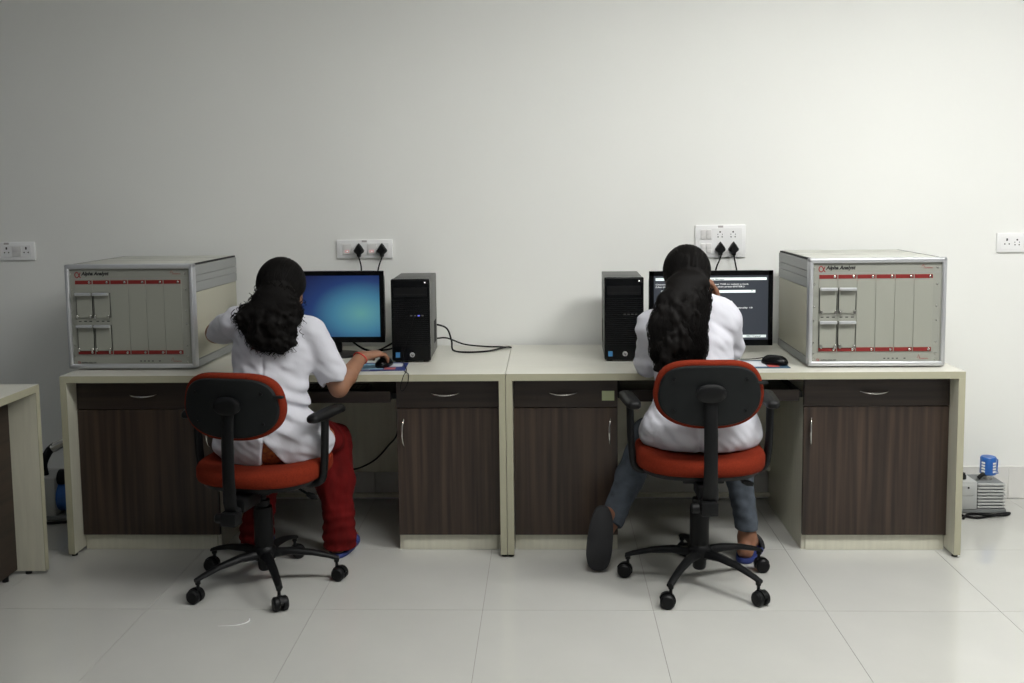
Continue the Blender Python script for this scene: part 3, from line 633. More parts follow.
# ------------------------------------------------------------------ smooth bodies from distance fields
class Field:
    def __init__(s, lo, hi, h):
        s.lo = np.array(lo, np.float32); s.h = h; s.n = np.ceil((np.array(hi) - lo) / h).astype(int) + 1
        s.ax = [(s.lo[i] + h * np.arange(s.n[i])).astype(np.float32) for i in range(3)]
        s.g = np.full(s.n, .2, np.float32)
    def win(s, lo, hi):
        a = np.clip(np.floor((np.array(lo) - s.lo) / s.h).astype(int), 0, s.n); b = np.clip(np.ceil((np.array(hi) - s.lo) / s.h).astype(int) + 1, 0, s.n)
        sl = tuple(slice(i, j) for i, j in zip(a, b))
        return sl, s.ax[0][sl[0]][:, None, None], s.ax[1][sl[1]][None, :, None], s.ax[2][sl[2]][None, None, :]
    def put(s, sl, d, k):
        a = s.g[sl]
        if a.size == 0: return
        hh = np.maximum(k - np.abs(a - d), 0) / k; s.g[sl] = np.minimum(a, d) - hh * hh * k * .25
    def cut(s, sl, d, k=.004):
        a = s.g[sl]; d = -d
        hh = np.maximum(k - np.abs(a - d), 0) / k; s.g[sl] = np.maximum(a, d) + hh * hh * k * .25
    def _cone(s, a, b, ra, rb, k):
        a = np.array(a, float); b = np.array(b, float); m = max(ra, rb) + k + 4 * s.h
        sl, X, Y, Z = s.win(np.minimum(a, b) - m, np.maximum(a, b) + m)
        ab = b - a; L = max(1e-9, ab @ ab)
        t = np.clip(((X - a[0]) * ab[0] + (Y - a[1]) * ab[1] + (Z - a[2]) * ab[2]) / L, 0, 1)
        d = np.sqrt((X - a[0] - t * ab[0]) ** 2 + (Y - a[1] - t * ab[1]) ** 2 + (Z - a[2] - t * ab[2]) ** 2) - (ra + (rb - ra) * t)
        return sl, d.astype(np.float32)
    def cone(s, a, b, ra, rb, k=.02): s.put(*s._cone(a, b, ra, rb, k), k)
    def uncone(s, a, b, ra, rb, k=.004): s.cut(*s._cone(a, b, ra, rb, .02), k)
    def chain(s, pts, rs, k=.02):
        for i in range(len(pts) - 1): s.cone(pts[i], pts[i + 1], rs[i], rs[i + 1], k)
    def _ell(s, c, r, rot, k):
        c = np.array(c, float); r = np.array(r, float); m = r.max() + k + 4 * s.h
        sl, X, Y, Z = s.win(c - m, c + m); X, Y, Z = X - c[0], Y - c[1], Z - c[2]
        if rot is not None:
            q = np.array(rot.inverted() if hasattr(rot, 'inverted') else rot)
            X, Y, Z = q[0, 0] * X + q[0, 1] * Y + q[0, 2] * Z, q[1, 0] * X + q[1, 1] * Y + q[1, 2] * Z, q[2, 0] * X + q[2, 1] * Y + q[2, 2] * Z
        k0 = np.sqrt((X / r[0]) ** 2 + (Y / r[1]) ** 2 + (Z / r[2]) ** 2); k1 = np.sqrt((X / r[0] ** 2) ** 2 + (Y / r[1] ** 2) ** 2 + (Z / r[2] ** 2) ** 2) + 1e-6
        return sl, (k0 * (k0 - 1) / k1).astype(np.float32)
    def ell(s, c, r, k=.03, rot=None): s.put(*s._ell(c, r, rot, k), k)
    def unell(s, c, r, k=.006, rot=None): s.cut(*s._ell(c, r, rot, .02), k)
    def plane(s, p, n, k=.004):
        """remove what lies on the side the normal n points to"""
        X, Y, Z = s.ax[0][:, None, None], s.ax[1][None, :, None], s.ax[2][None, None, :]
        n = np.array(n, float); n /= np.linalg.norm(n)
        d = ((X - p[0]) * n[0] + (Y - p[1]) * n[1] + (Z - p[2]) * n[2]).astype(np.float32)
        s.g = np.maximum(s.g, d)
    def displace(s, fn, band=.03):
        m = np.abs(s.g) < band; ix = np.nonzero(m)
        s.g[ix] += fn(s.ax[0][ix[0]], s.ax[1][ix[1]], s.ax[2][ix[2]]).astype(np.float32)
    def mesh(s, name, origin=(0, 0, 0), smooth=2):
        g = s.g; sg = g < 0
        def c8(a, i, j, k): return a[i:a.shape[0] - 1 + i, j:a.shape[1] - 1 + j, k:a.shape[2] - 1 + k]
        cnt = np.zeros([q - 1 for q in g.shape], np.int8); offs = [(i, j, k) for i in (0, 1) for j in (0, 1) for k in (0, 1)]
        for o in offs: cnt += c8(sg, *o)
        act = (cnt > 0) & (cnt < 8); ix = np.stack(np.nonzero(act), 1); n = len(ix)
        vid = np.full(act.shape, -1, np.int32); vid[act] = np.arange(n)
        val = np.stack([g[ix[:, 0] + o[0], ix[:, 1] + o[1], ix[:, 2] + o[2]] for o in offs], 1)
        acc = np.zeros((n, 3)); num = np.zeros(n)
        for a in range(8):
            for b in range(a + 1, 8):
                if sum(abs(p - q) for p, q in zip(offs[a], offs[b])) != 1: continue
                va, vb = val[:, a], val[:, b]; cr = (va < 0) != (vb < 0)
                t = np.where(cr, va / np.where(cr, va - vb, 1), 0)
                pt = np.array(offs[a]) + t[:, None] * (np.array(offs[b]) - np.array(offs[a])); acc[cr] += pt[cr]; num[cr] += 1
        v = (ix + acc / num[:, None]) * s.h + s.lo
        F = []
        for ax in range(3):
            sh = [slice(0, -1) if q == ax else slice(1, -1) for q in range(3)]; sh2 = [slice(1, None) if q == ax else slice(1, -1) for q in range(3)]
            a, b = sg[tuple(sh)], sg[tuple(sh2)]; e = np.stack(np.nonzero(a != b), 1); fl_ = a[tuple(e.T)]
            e = e + np.array([0 if q == ax else 1 for q in range(3)]); u, w_ = [(ax + 1) % 3, (ax + 2) % 3]
            du = np.zeros(3, int); du[u] = 1; dw = np.zeros(3, int); dw[w_] = 1
            q = np.stack([vid[tuple((e - du - dw).T)], vid[tuple((e - dw).T)], vid[tuple(e.T)], vid[tuple((e - du).T)]], 1)
            q[~fl_] = q[~fl_][:, ::-1]; F.append(q)
        F = np.concatenate(F)
        F = F[(F >= 0).all(1)]
        for _ in range(smooth):
            sm = np.zeros_like(v); ct = np.zeros(len(v))
            for j in range(4):
                np.add.at(sm, F[:, j], v[F[:, (j + 1) % 4]]); np.add.at(sm, F[:, j], v[F[:, (j + 3) % 4]]); np.add.at(ct, F[:, j], 2)
            v = v * .5 + .5 * sm / np.maximum(ct, 1)[:, None]
        v = v - np.array(origin)
        me = bpy.data.meshes.new(name); me.vertices.add(len(v)); me.vertices.foreach_set('co', v.astype(np.float32).ravel())
        me.loops.add(len(F) * 4); me.loops.foreach_set('vertex_index', F.astype(np.int32).ravel())
        me.polygons.add(len(F)); me.polygons.foreach_set('loop_start', np.arange(0, len(F) * 4, 4, dtype=np.int32))
        me.update(calc_edges=True); me.validate(); me.polygons.foreach_set('use_smooth', [True] * len(me.polygons)); return me
_rng = np.random.default_rng(5); _lat = _rng.random((32, 32, 32)).astype(np.float32)
def vnoise(x, y, z):
    i, j, k = np.floor(x).astype(int), np.floor(y).astype(int), np.floor(z).astype(int); a, b, c = x - i, y - j, z - k
    a, b, c = a * a * (3 - 2 * a), b * b * (3 - 2 * b), c * c * (3 - 2 * c)
    L = lambda p, q, r: _lat[p & 31, q & 31, r & 31]
    return ((L(i, j, k) * (1 - a) + L(i + 1, j, k) * a) * (1 - b) + (L(i, j + 1, k) * (1 - a) + L(i + 1, j + 1, k) * a) * b) * (1 - c) + ((L(i, j, k + 1) * (1 - a) + L(i + 1, j, k + 1) * a) * (1 - b) + (L(i, j + 1, k + 1) * (1 - a) + L(i + 1, j + 1, k + 1) * a) * b) * c * 1.0 - .5
def V(*a): return np.array(a, float)

def hand(F, wrist, f, n, right, curl=.5, rw=.026):
    f = np.array(f, float); f /= np.linalg.norm(f); n = np.array(n, float); n -= f * (n @ f); n /= np.linalg.norm(n)
    s = np.cross(n, f) * (-1 if right else 1); w0 = np.array(wrist, float)
    for o, l, ln, r_ in ((.027, .083, .064, .0088), (.009, .088, .072, .0090), (-.009, .085, .066, .0086), (-.026, .078, .052, .0078)):
        kn = w0 + f * l + s * o
        F.cone(w0 + f * .012 + s * o * .55, kn, .0155, .0115, .012)
        p = kn; ang = curl * .45
        for q, fr in ((0, .45), (1, .30), (2, .25)):
            d = f * math.cos(ang) + n * math.sin(ang); p2 = p + d * ln * fr; F.cone(p, p2, r_ * (1 - .08 * q), r_ * (.93 - .09 * q), .004); p = p2; ang += curl * .75
    b = w0 + f * .022 + s * .022
    t1 = b + f * .030 + s * .026 + n * .014; t2 = t1 + f * .028 + s * .010 + n * .012; t3 = t2 + f * .022 - s * .002 + n * .008
    F.cone(b, t1, .0155, .0115, .012); F.cone(t1, t2, .0108, .0095, .005); F.cone(t2, t3, .0095, .0075, .005)
def foot(F, ankle, fd, z0=.012):
    fd = V(fd[0], fd[1], 0); fd /= np.linalg.norm(fd); sd = V(-fd[1], fd[0], 0); a = np.array(ankle, float)
    h = V(a[0], a[1], z0 + .028) - fd * .03
    F.cone(a, h, .034, .029, .02); ball = V(a[0], a[1], z0 + .020) + fd * .125
    F.cone(a + fd * .01, ball + V(0, 0, .004), .036, .022, .02); F.cone(h, ball, .026, .018, .02); F.cone(ball + sd * .022, ball - sd * .022, .017, .016, .015)
    for k in range(5): F.cone(ball + sd * (.024 - .012 * k), ball + sd * (.026 - .0125 * k) + fd * (.052 - .006 * abs(k - 1)) - V(0, 0, .006), .0105, .0085, .004)
def head(F, c, rot):
    def T(x, y, z): return np.array(c) + np.array(rot @ Vector((x, y, z)))
    F.ell(T(0, -.012, .030), (.073, .090, .084), .02, rot); F.ell(T(0, .028, -.030), (.060, .062, .080), .03, rot)
    F.ell(T(0, .048, -.078), (.034, .030, .030), .03, rot)
    F.cone(T(0, .086, .010), T(0, .104, -.026), .0075, .012, .012)           # nose
    F.cone(T(-.036, .080, .022), T(.036, .080, .022), .010, .010, .016)      # brow
    for s in (-1, 1):
        F.unell(T(s * .030, .096, .004), (.015, .012, .010), .008, rot); F.ell(T(s * .030, .080, .003), (.0125, .0125, .010), .004, rot)
        F.ell(T(s * .042, .066, -.030), (.020, .018, .022), .02, rot)
        F.ell(T(s * .074, -.004, -.004), (.009, .019, .031), .006, rot); F.unell(T(s * .083, .002, .0), (.006, .010, .017), .004, rot)
    F.cone(T(-.019, .084, -.058), T(.019, .084, -.058), .006, .006, .006); F.cone(T(-.015, .083, -.068), T(.015, .083, -.068), .007, .007, .005)
def strands(name, curves, r0, parent, origin, mat, n=4):
    vs, fs = [], []
    for pts in curves:
        p = np.array(pts); k = len(p); t = np.gradient(p, axis=0); t /= np.linalg.norm(t, axis=1)[:, None] + 1e-9
        a = np.cross(t, V(.3, .9, .2)); a /= np.linalg.norm(a, axis=1)[:, None] + 1e-9; b = np.cross(t, a); o = len(vs)
        rr = r0 * np.concatenate([np.linspace(.7, 1, k // 3), np.linspace(1, .25, k - k // 3)])
        for i in range(k):
            for j in range(n):
                th = 2 * math.pi * j / n; vs.append(p[i] + rr[i] * (a[i] * math.cos(th) + b[i] * math.sin(th)) - origin)
        for i in range(k - 1):
            for j in range(n): fs.append((o + i * n + j, o + i * n + (j + 1) % n, o + (i + 1) * n + (j + 1) % n, o + (i + 1) * n + j))
    me = bpy.data.meshes.new(name); me.from_pydata([tuple(v) for v in vs], [], fs); me.polygons.foreach_set('use_smooth', [True] * len(fs))
    return link(name, me, mat, parent)
def comb(c, rot, grow, knot, n, rg, z0=-.05):
    """combed strands lying on the scalp, running back to the knot"""
    out = []; cc = np.array(c) + np.array(rot @ Vector((0, -.014, .032))); rr = np.array([.073 + grow, .090 + grow, .084 + grow]); Rm = np.array(rot)
    kn = (Rm.T @ (np.array(knot) - cc)) / rr; kn /= np.linalg.norm(kn)
    for i in range(n):
        a = rg.uniform(-1.25, 1.25); el = rg.uniform(.15, 1.0); st = V(math.sin(a) * math.cos(el * 1.2), .75 * math.cos(a) * math.cos(el) + .1, .25 + .9 * el); st /= np.linalg.norm(st)
        om = math.acos(max(-1, min(1, st @ kn))); k = 16; pts = []
        for t in np.linspace(0, rg.uniform(.75, 1), k):
            q = (math.sin((1 - t) * om) * st + math.sin(t * om) * kn) / math.sin(om); pts.append(cc + Rm @ (q * rr * (1.0 + .012 * math.sin(t * 9 + i) + .006)))
        out.append(np.array(pts))
    return out
def scalp(F, c, rot, grow=.011, line=.030):
    """hair lying on the skull, open over the face and round the ears"""
    def T(x, y, z): return np.array(c) + np.array(rot @ Vector((x, y, z)))
    F.ell(T(0, -.014, .032), (.073 + grow, .090 + grow, .084 + grow), .02, rot); F.ell(T(0, -.050, -.030), (.062, .052, .06), .03, rot)
    F.unell(T(0, .115, -.035), (.085, .085, .098), .01, rot)
    for s in (-1, 1): F.unell(T(s * .086, .006, -.016), (.016, .030, .040), .006, rot)
    F.displace(lambda x, y, z: .0045 * vnoise(x * 55, y * 55, z * 14) + .003 * vnoise(x * 140, y * 140, z * 30))

# ---- woman on the left: white short-sleeved coat, red trousers
O1 = np.array([-.90, -1.0, 0])
c1 = V(-.850, -.905, 1.096); rot1 = Euler((R(-6), R(2), R(-4))).to_matrix()
shL, shR = V(-1.025, -.930, .975), V(-.740, -.925, .940)
elL, wrL = V(-1.180, -.705, .912), V(-1.195, -.470, .925)
elR, wrR = V(-.640, -.905, .722), V(-.585, -.722, .812)
hipL, hipR = V(-.985, -1.02, .555), V(-.80, -1.02, .555); knL, knR = V(-1.02, -.64, .455), V(-.732, -.63, .450); anL, anR = V(-1.035, -.720, .095), V(-.690, -.735, .095)
F = Field((-1.32, -1.20, 0), (-.42, -.25, 1.26), .0042)
head(F, c1, rot1); F.chain([V(-.862, -.945, .985), V(-.852, -.915, 1.05)], [.055, .046], .03)
F.ell((-.875, -.955, .86), (.135, .088, .14), .05); F.ell((-.88, -.99, .68), (.115, .085, .13), .05); F.ell((-.885, -1.015, .575), (.155, .115, .09), .05)
F.chain([V(-.87, -.94, .97), shL], [.05, .046], .04); F.chain([V(-.87, -.94, .97), shR], [.05, .046], .04)
F.chain([shL, elL, wrL], [.043, .041, .026], .012); F.chain([shR, elR], [.043, .036], .012); F.chain([elR, elR * .62 + wrR * .38, wrR], [.036, .036, .025], .012)
hand(F, wrR, V(.68, .72, .06), (.12, .1, -1), True, .80); hand(F, wrL, V(-.12, .95, .1), (-.3, 0, -1), False, .5)
for a, b, c in ((hipL, knL, anL), (hipR, knR, anR)): F.chain([a, b, c], [.075, .052, .034], .03)
foot(F, anL + V(0, 0, -.015), (-.1, 1)); foot(F, anR + V(0, 0, -.015), (.10, 1))
p1 = link('person', F.mesh('person', O1), M['skin'], None, tuple(O1))
tag(p1, 'person in white short-sleeved coat and red trousers seated at the blue screen', 'person')
# coat
F = Field((-1.26, -1.24, .42), (-.56, -.60, 1.08), .0042)
F.ell((-.880, -.955, .86), (.160, .108, .15), .05); F.ell((-.893, -.99, .70), (.150, .108, .15), .05); F.ell((-.880, -1.015, .56), (.215, .138, .13), .06)
F.ell((-.88, -.96, .52), (.225, .16, .10), .05)
F.chain([V(-.862, -.945, .985), shL], [.066, .062], .03); F.chain([V(-.862, -.945, .985), shR], [.066, .060], .03)
F.chain([V(-.872, -.96, .99), V(-.855, -.925, 1.03)], [.062, .058], .03)
F.chain([shL, shL * .25 + elL * .75], [.058, .056], .02); F.chain([shL * .25 + elL * .75, elL], [.050, .048], .008)
q = shR * .28 + elR * .72; F.chain([shR, q], [.058, .061], .02)
dL = (elL - shL) / np.linalg.norm(elL - shL); dR = (elR - shR) / np.linalg.norm(elR - shR)
cutL = shL + dL * .205; cutR = shR + dR * .222
X, Y, Z = F.ax[0][:, None, None], F.ax[1][None, :, None], F.ax[2][None, None, :]
for cp, dd, sg_ in ((cutL, dL, -1), (cutR, dR, 1)):
    d = ((X - cp[0]) * dd[0] + (Y - cp[1]) * dd[1] + (Z - cp[2]) * dd[2]); near = ((X - cp[0]) ** 2 + (Y - cp[1]) ** 2 + (Z - cp[2]) ** 2) < .11 ** 2
    arm = near & ((X < -1.10) if sg_ < 0 else (X > -.725))
    F.g = np.where(arm, np.maximum(F.g, d), F.g).astype(np.float32)
def folds1(x, y, z):
    f = .013 * vnoise(x * 14 + z * 6, y * 10, z * 16 - x * 8) + .009 * vnoise(x * 26, y * 20, z * 44 + x * 22)
    f += .0065 * np.sin((z * 1.0 + (x + .9) * .45) * 105 + 3 * vnoise(x * 9, y * 9, z * 9)) * np.exp(-((z - .66) / .10) ** 2) * np.clip((x + .98) * 6, 0, 1)
    f += .0035 * np.exp(-((x + .735) / .006) ** 2) * (z > .70) * (z < .95) * 0 + .006 * np.exp(-((x + .885 + (z - .8) * .05) / .005) ** 2) * (y < -.98)
    return f
F.displace(folds1)
F.uncone(cutR - dR * .035, cutR + dR * .05, .047, .050); F.uncone(cutL - dL * .03, cutL + dL * .05, .040, .043)
F.plane((-.9, -1.1, .474), (0, 0, -1))
Fz = np.clip((.575 - Z) / .10, 0, 1)
wedge = np.where((Y < -1.06), np.abs(X + .872 - .028 * Fz) - .047 * Fz, .1) + np.where(Z > .575, .1, 0)
F.g = np.maximum(F.g, -wedge).astype(np.float32)
F.unell((-.850, -.915, 1.075), (.052, .055, .055), .006)
link('coat', F.mesh('coat', O1), M['coat'], p1)
# patterned tunic showing in the slit and over the lap
kurta = pmat('orange printed tunic', (.30, .075, .02), .8, var=((75, 75, 75), .5, (.13, .016, .010), (.40, .12, .02)))
F = Field((-1.16, -1.22, .45), (-.58, -.66, .72), .005)
F.ell((-.88, -1.01, .56), (.208, .133, .12), .05); F.ell((-.87, -.87, .52), (.20, .15, .065), .05); F.plane((-.9, -1.1, .468), (0, 0, -1))
F.displace(lambda x, y, z: .006 * vnoise(x * 25, y * 25, z * 18))
link('tunic', F.mesh('tunic', O1), kurta, p1)
# trousers
F = Field((-1.20, -1.18, .01), (-.54, -.50, .68), .0045)
F.ell((-.885, -1.0, .54), (.185, .115, .075), .04)
for a, b, c, sd in ((hipL, knL, anL, -1), (hipR, knR, anR, 1)):
    F.chain([a + V(0, .02, -.005), b], [.084, .074], .03); F.chain([b + V(0, 0, -.01), b * .55 + c * .45 + V(0, -.015, 0), b * .25 + c * .75 + V(0, -.005, 0), c + V(0, -.005, -.045)], [.074, .078, .060, .066], .02)
F.displace(lambda x, y, z: .016 * vnoise(x * 22, y * 22, z * 11) + .008 * vnoise(x * 40 + z * 14, y * 40, z * 24) + .004 * np.sin(z * 150 + 5 * vnoise(x * 12, y * 12, z * 8)) * np.clip((.26 - z) * 6, 0, 1))
F.plane((-.9, -.7, .030), (0, 0, -1))
link('trousers', F.mesh('trousers', O1), M['salwar'], p1)
def sandal(parent, O, x, y, fd, mat, strap, zt=.0):
    a = math.atan2(fd[1], fd[0]) - math.pi / 2; bm = new_bm()
    mt = Matrix.Translation(Vector((x, y, 0)) - Vector(tuple(O))) @ Matrix.Rotation(a, 4, 'Z')
    loft(bm, superell(.094, .262, 2.6, 36), [(.003, .001), (0, .004), (0, .014), (.003, .018)], mt @ Matrix.Translation((0, .055, 0)), lambda p: Vector((p.x * (1 + .8 * p.y), p.y, p.z)))
    s = finish('sandal', bm, mat, parent, None, 50)
    bm = new_bm(); pts = [mt @ Vector((.042 * math.cos(t), .10, .012 + .052 * math.sin(t))) for t in [math.pi * i / 12 for i in range(13)]]
    tube(bm, pts, .011, 8, tuple((mt.to_3x3() @ Vector((0, 1, 0)))), 1.0); finish('strap', bm, strap, s, None, 60)
    return s
sandal(p1, O1, anR[0], anR[1], (.10, 1), M['bluesole'], M['bluesole']); sandal(p1, O1, anL[0], anL[1], (-.1, 1), M['bluesole'], M['bluesole'])
# hair: combed cap, bushy curls below the nape
F = Field((-1.06, -1.16, .86), (-.70, -.74, 1.25), .0045)
scalp(F, c1, rot1, .017)
ctr = [(-.850, -1.015, 1.075, .084, .055, .065), (-.880, -1.045, 1.025, .092, .048, .060), (-.795, -1.040, 1.035, .058, .045, .062), (-.940, -1.045, 1.010, .050, .036, .045), (-.850, -1.060, .970, .100, .044, .058), (-.835, -1.065, .925, .068, .036, .042), (-.885, -1.06, .935, .055, .034, .034)]
for a in ctr: F.ell(a[:3], a[3:], .025)
F.displace(lambda x, y, z: (.020 * vnoise(x * 38, y * 38, z * 38) + .012 * vnoise(x * 75, y * 75, z * 75)) * np.clip((1.09 - z) * 14, 0.0, 1))
h1 = link('hair', F.mesh('hair', O1, 1), M['hair'], p1)
rg = np.random.default_rng(3); cv = comb(c1, rot1, .017, (-.855, -1.03, 1.075), 420, rg)
for i in range(1100):
    a = ctr[rg.integers(0, len(ctr))]; u = rg.normal(size=3); u /= np.linalg.norm(u); u[1] = -abs(u[1]) * .9
    e = V(*a[:3]) + u * V(*a[3:]) * rg.uniform(.80, .96); st = e + V(rg.normal() * .01, rg.uniform(0, .01), rg.uniform(.01, .03))
    k = 22; t = np.linspace(0, 1, k)[:, None]; ln = rg.uniform(.02, .05); dirn = V(u[0] * .15 + rg.normal() * .25, u[1] * .25, -1 + rg.normal() * .2); dirn /= np.linalg.norm(dirn)
    base = st + dirn * ln * t; ph = rg.uniform(0, 6.28); rad = rg.uniform(.004, .007); w_ = rg.uniform(7, 14)
    base = base + rad * np.concatenate([np.cos(ph + w_ * t), .6 * np.sin(ph + w_ * t), .4 * np.sin(ph * 2 + w_ * t)], 1); cv.append(base)
tag(strands('curls', cv, .0017, h1, np.zeros(3), M['hair'], 4), kind='stuff')
for ob in (bpy.data.objects['curls'],): ob.location = tuple(-O1)
bm = new_bm(); fw = wrR - elR; fw /= np.linalg.norm(fw); ct = wrR - fw * .012 - O1
mt = Matrix.Translation(ct) @ Vector(fw).to_track_quat('Z', 'Y').to_matrix().to_4x4()
tube(bm, [mt @ Vector((.0285 * math.cos(t), .0285 * math.sin(t), .004 * math.sin(2 * t))) for t in [2 * math.pi * i / 24 for i in range(25)]], .0028, 6); finish('thread_bracelet', bm, M['thread'], p1, None, 60)

# ---- woman on the right: white coat, grey-blue jeans, head bowed on her hand
O2 = np.array([.73, -1.0, 0])
c2 = V(.700, -.880, 1.128); rot2 = Euler((R(-16), R(0), R(3))).to_matrix()
shL, shR = V(.565, -.935, .955), V(.835, -.930, .965)
elL, wrL = V(.552, -.865, .790), V(.600, -.690, .785)
elR, wrR = V(.862, -.715, .795), V(.838, -.765, 1.005)
hipL, hipR = V(.645, -1.01, .590), V(.825, -1.01, .590); knL, knR = V(.575, -.655, .475), V(.915, -.640, .525); anL, anR = V(.422, -.835, .185), V(.958, -.785, .105)
F = Field((.26, -1.20, 0), (1.14, -.48, 1.29), .0042)
head(F, c2, rot2); F.chain([V(.702, -.965, 1.0), V(.70, -.915, 1.07)], [.055, .046], .03)
F.ell((.70, -.965, .87), (.135, .088, .14), .05); F.ell((.715, -1.0, .70), (.115, .085, .13), .05); F.ell((.735, -1.015, .61), (.155, .115, .09), .05)
F.chain([V(.70, -.955, .985), shL], [.05, .046], .04); F.chain([V(.70, -.955, .985), shR], [.05, .046], .04)
F.chain([shL, elL], [.043, .036], .012); F.chain([elL, elL * .6 + wrL * .4, wrL], [.036, .034, .024], .012)
F.chain([shR, elR], [.043, .036], .012); F.chain([elR, elR * .6 + wrR * .4, wrR], [.036, .034, .024], .012)
hand(F, wrL, V(.5, .86, -.12), (0, 0, -1), False, .5); hand(F, wrR, V(-.22, -.30, .92), (-.85, -.1, -.2), True, .55)
for a, b, c in ((hipL, knL, anL), (hipR, knR, anR)): F.chain([a, b, c], [.075, .052, .033], .03)
foot(F, anR + V(0, 0, -.03), (.42, 1))
# tucked-back left foot, standing on its toes with the sole towards the camera
F.chain([anL, V(.384, -.872, .205)], [.034, .030], .02); F.chain([V(.384, -.872, .205), V(.372, -.880, .075)], [.030, .024], .02); F.chain([anL + V(-.01, .0, -.01), V(.372, -.868, .075)], [.034, .022], .02)
for k in range(5): F.cone(V(.398 - .013 * k, -.872, .068), V(.402 - .0145 * k, -.862, .026), .0105, .0085, .004)
p2 = link('person', F.mesh('person', O2), M['skin2'], None, tuple(O2))
tag(p2, 'person in white coat and grey-blue jeans with long dark hair at the text screen', 'person')
F = Field((.44, -1.25, .48), (1.04, -.62, 1.12), .0042)
F.ell((.702, -.965, .87), (.155, .110, .155), .05); F.ell((.725, -1.00, .72), (.160, .115, .15), .05); F.ell((.737, -1.015, .60), (.215, .140, .13), .06); F.ell((.74, -.98, .56), (.222, .160, .085), .05)
F.chain([V(.702, -.965, 1.0), shL], [.068, .060], .03); F.chain([V(.735, -.955, 1.045), shR + V(-.012, 0, .028)], [.062, .066], .03); F.chain([V(.702, -.97, 1.0), V(.70, -.94, 1.045)], [.062, .056], .03)
q = shL * .1 + elL * .9; F.chain([shL, q], [.055, .050], .02); q2 = shR * .12 + elR * .88; F.chain([shR, shR * .5 + elR * .5 + V(.012, -.02, -.01), q2], [.064, .062, .056], .02)
F.chain([q, elL * .8 + wrL * .2], [.05, .047], .015)
def folds2(x, y, z):
    f = .012 * vnoise(x * 13, y * 12, z * 13) + .009 * vnoise(x * 30 + z * 12, y * 22, z * 36 + x * 18)
    f += .0022 * np.sin((z + .5 * (x - .7)) * 120 + 8 * vnoise(x * 10, y * 10, z * 10)) * np.clip((x - .80) * 14, 0, 1) * np.exp(-((z - .85) / .07) ** 2)
    f += .0014 * np.sin(z * 130 + 8 * vnoise(x * 12, y * 12, z * 10)) * np.clip((.585 - x) * 22, 0, 1) * (z > .74)
    f += .006 * np.exp(-((x - .715) / .005) ** 2) * (y < -1.05) * (z < .75)
    return f
F.displace(folds2)
X, Y, Z = F.ax[0][:, None, None], F.ax[1][None, :, None], F.ax[2][None, None, :]
F.plane((.7, -1.1, .522), (0, 0, -1)); F.unell((.70, -.90, 1.10), (.052, .06, .055), .006)
dL = (wrL - elL) / np.linalg.norm(wrL - elL); F.uncone(elL + dL * .02, elL + dL * .12, .040, .043); dR = (elR - shR) / np.linalg.norm(elR - shR)
link('coat', F.mesh('coat', O2), M['coat'], p2)
F = Field((.34, -1.18, .08), (1.06, -.52, .72), .0045)
F.ell((.735, -1.0, .585), (.185, .115, .065), .04); d0 = (anL - knL) / np.linalg.norm(anL - knL)
F.chain([hipL + V(0, .02, -.015), knL], [.080, .064], .03); F.chain([knL, knL * .5 + anL * .5, anL + d0 * .035], [.064, .057, .045], .02)
F.chain([hipR + V(0, .02, -.015), knR], [.082, .068], .03); F.chain([knR, knR * .5 + anR * .5, anR + V(0, 0, .02)], [.066, .054, .044], .02)
F.displace(lambda x, y, z: .006 * vnoise(x * 26, y * 26, z * 26) + (.0012 + 0 * z) * np.sin(z * 150 + 9 * vnoise(x * 14, y * 14, z * 12)) * np.clip((.40 - z) * 6, 0, 1))
F.plane((.958, -.785, .118), (0, 0, -1)) if False else None
F.g = np.where(F.ax[0][:, None, None] > .7, np.maximum(F.g, .112 - Z2), F.g).astype(np.float32) if False else F.g
d = (anL - knL) / np.linalg.norm(anL - knL); e_ = anL + d * .03
dd = ((F.ax[0][:, None, None] - e_[0]) * d[0] + (F.ax[1][None, :, None] - e_[1]) * d[1] + (F.ax[2][None, None, :] - e_[2]) * d[2])
F.g = np.where(F.ax[0][:, None, None] < .60, np.maximum(F.g, dd), np.maximum(F.g, .118 - F.ax[2][None, None, :])).astype(np.float32)
link('jeans', F.mesh('jeans', O2), M['jeans'], p2)
sandal(p2, O2, anR[0], anR[1], (.42, 1), M['bluesole'], M['blacksole'])
# upright slipper on the tucked foot
bm = new_bm(); so = superell(.098, .250, 2.7, 40)
mt = Matrix.Translation(Vector((.366, -.922, .130)) - Vector(tuple(O2))) @ Matrix.Rotation(R(6), 4, 'Y') @ Matrix.Rotation(R(-8), 4, 'X') @ FRONT
loft(bm, so, [(.004, -.012), (0, -.008), (0, .008), (.004, .012)], mt, lambda p: Vector((p.x * (1 - .9 * p.y), p.y, p.z))); s = finish('slipper', bm, M['blacksole'], p2, None, 50)
bm = new_bm(); tube(bm, [mt @ Vector((.040 * math.cos(t), -.055, -.008 - .058 * math.sin(t))) for t in [math.pi * i / 12 for i in range(13)]], .010, 8); finish('strap', bm, M['bluesole'], s, None, 60)
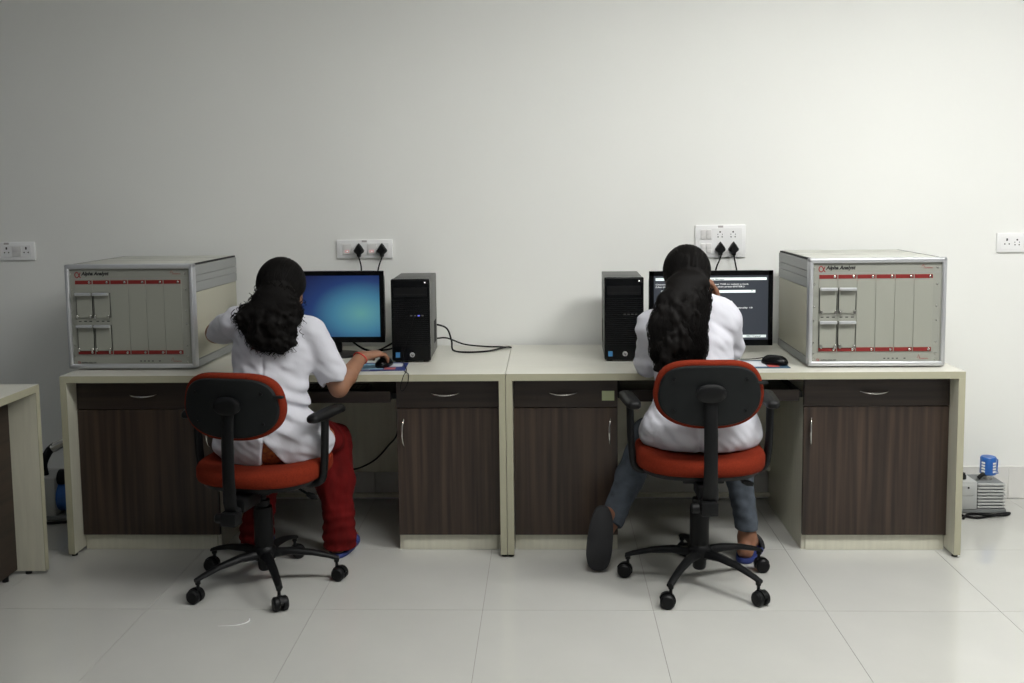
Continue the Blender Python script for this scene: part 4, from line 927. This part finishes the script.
# long hair
F = Field((.50, -1.19, .76), (.83, -.74, 1.29), .0045)
scalp(F, c2, rot2, .015)
ctr = [(.688, -1.000, 1.120, .082, .045, .050), (.660, -1.035, 1.060, .094, .050, .060), (.642, -1.072, .985, .098, .042, .075), (.640, -1.090, .900, .096, .038, .080), (.645, -1.092, .840, .082, .034, .055)]
for a in ctr: F.ell(a[:3], a[3:], .03)
F.displace(lambda x, y, z: (.026 * vnoise(x * 38, y * 38, z * 22) + .014 * vnoise(x * 80, y * 80, z * 45)) * np.clip((1.13 - z) * 10, 0, 1))
h2 = link('hair', F.mesh('hair', O2, 1), M['hair'], p2)
cv = comb(c2, rot2, .015, (.69, -1.0, 1.12), 420, rg)
for i in range(900):
    zt = rg.uniform(.93, 1.12); th = rg.uniform(-1.45, 1.45); zb = max(.775, zt - rg.uniform(.09, .26)); k = 26; t = np.linspace(0, 1, k)[:, None]
    zz = zt + (zb - zt) * t; wdt = np.interp(zz, [.775, .82, .88, .98, 1.05, 1.12], [.043, .077, .098, .102, .096, .084]); cx = np.interp(zz, [.80, .98, 1.12], [.645, .641, .688]); cyy = np.interp(zz, [.78, .90, .98, 1.05, 1.12], [-1.085, -1.088, -1.072, -1.040, -1.010]); dp = np.interp(zz, [.78, .9, 1.12], [.022, .040, .046])
    ph = rg.uniform(0, 6.28); rad = rg.uniform(.003, .008); w_ = rg.uniform(9, 19)
    o = rg.uniform(.9, 1.08); cv.append(np.concatenate([cx + math.sin(th) * wdt * o + rad * np.cos(ph + w_ * t), cyy - math.cos(th) * dp * o + .6 * rad * np.sin(ph + w_ * t), zz + .3 * rad * np.sin(ph + w_ * t)], 1))
st_ = tag(strands('curls', cv, .0014, h2, np.zeros(3), M['hair'], 4), kind='stuff'); st_.location = tuple(-O2)
for nm, c, rt, pp, O in (('eye', c1, rot1, p1, O1), ('eye', c2, rot2, p2, O2)):
    for s in (-1, 1):
        bm = new_bm(); q = np.array(c) + np.array(rt @ Vector((s * .030, .0815, .003))) - O
        lathe(bm, [(.0002, -.0116), (.008, -.0082), (.0116, 0), (.008, .0082), (.0002, .0116)], 14, Matrix.Translation(q)); finish('eye', bm, M['eye'], pp, None, 60)
for s, zoff in ((-1, -.034), (1, -.034)):
    q = c2 + np.array(rot2 @ Vector((s * .078, -.004, zoff))) - O2
    bm = new_bm(); lathe(bm, [(.0005, -.005), (.004, -.002), (.004, .002), (.0005, .005)], 12, Matrix.Translation(q)); finish('earring', bm, M['gold'], p2, None, 60)
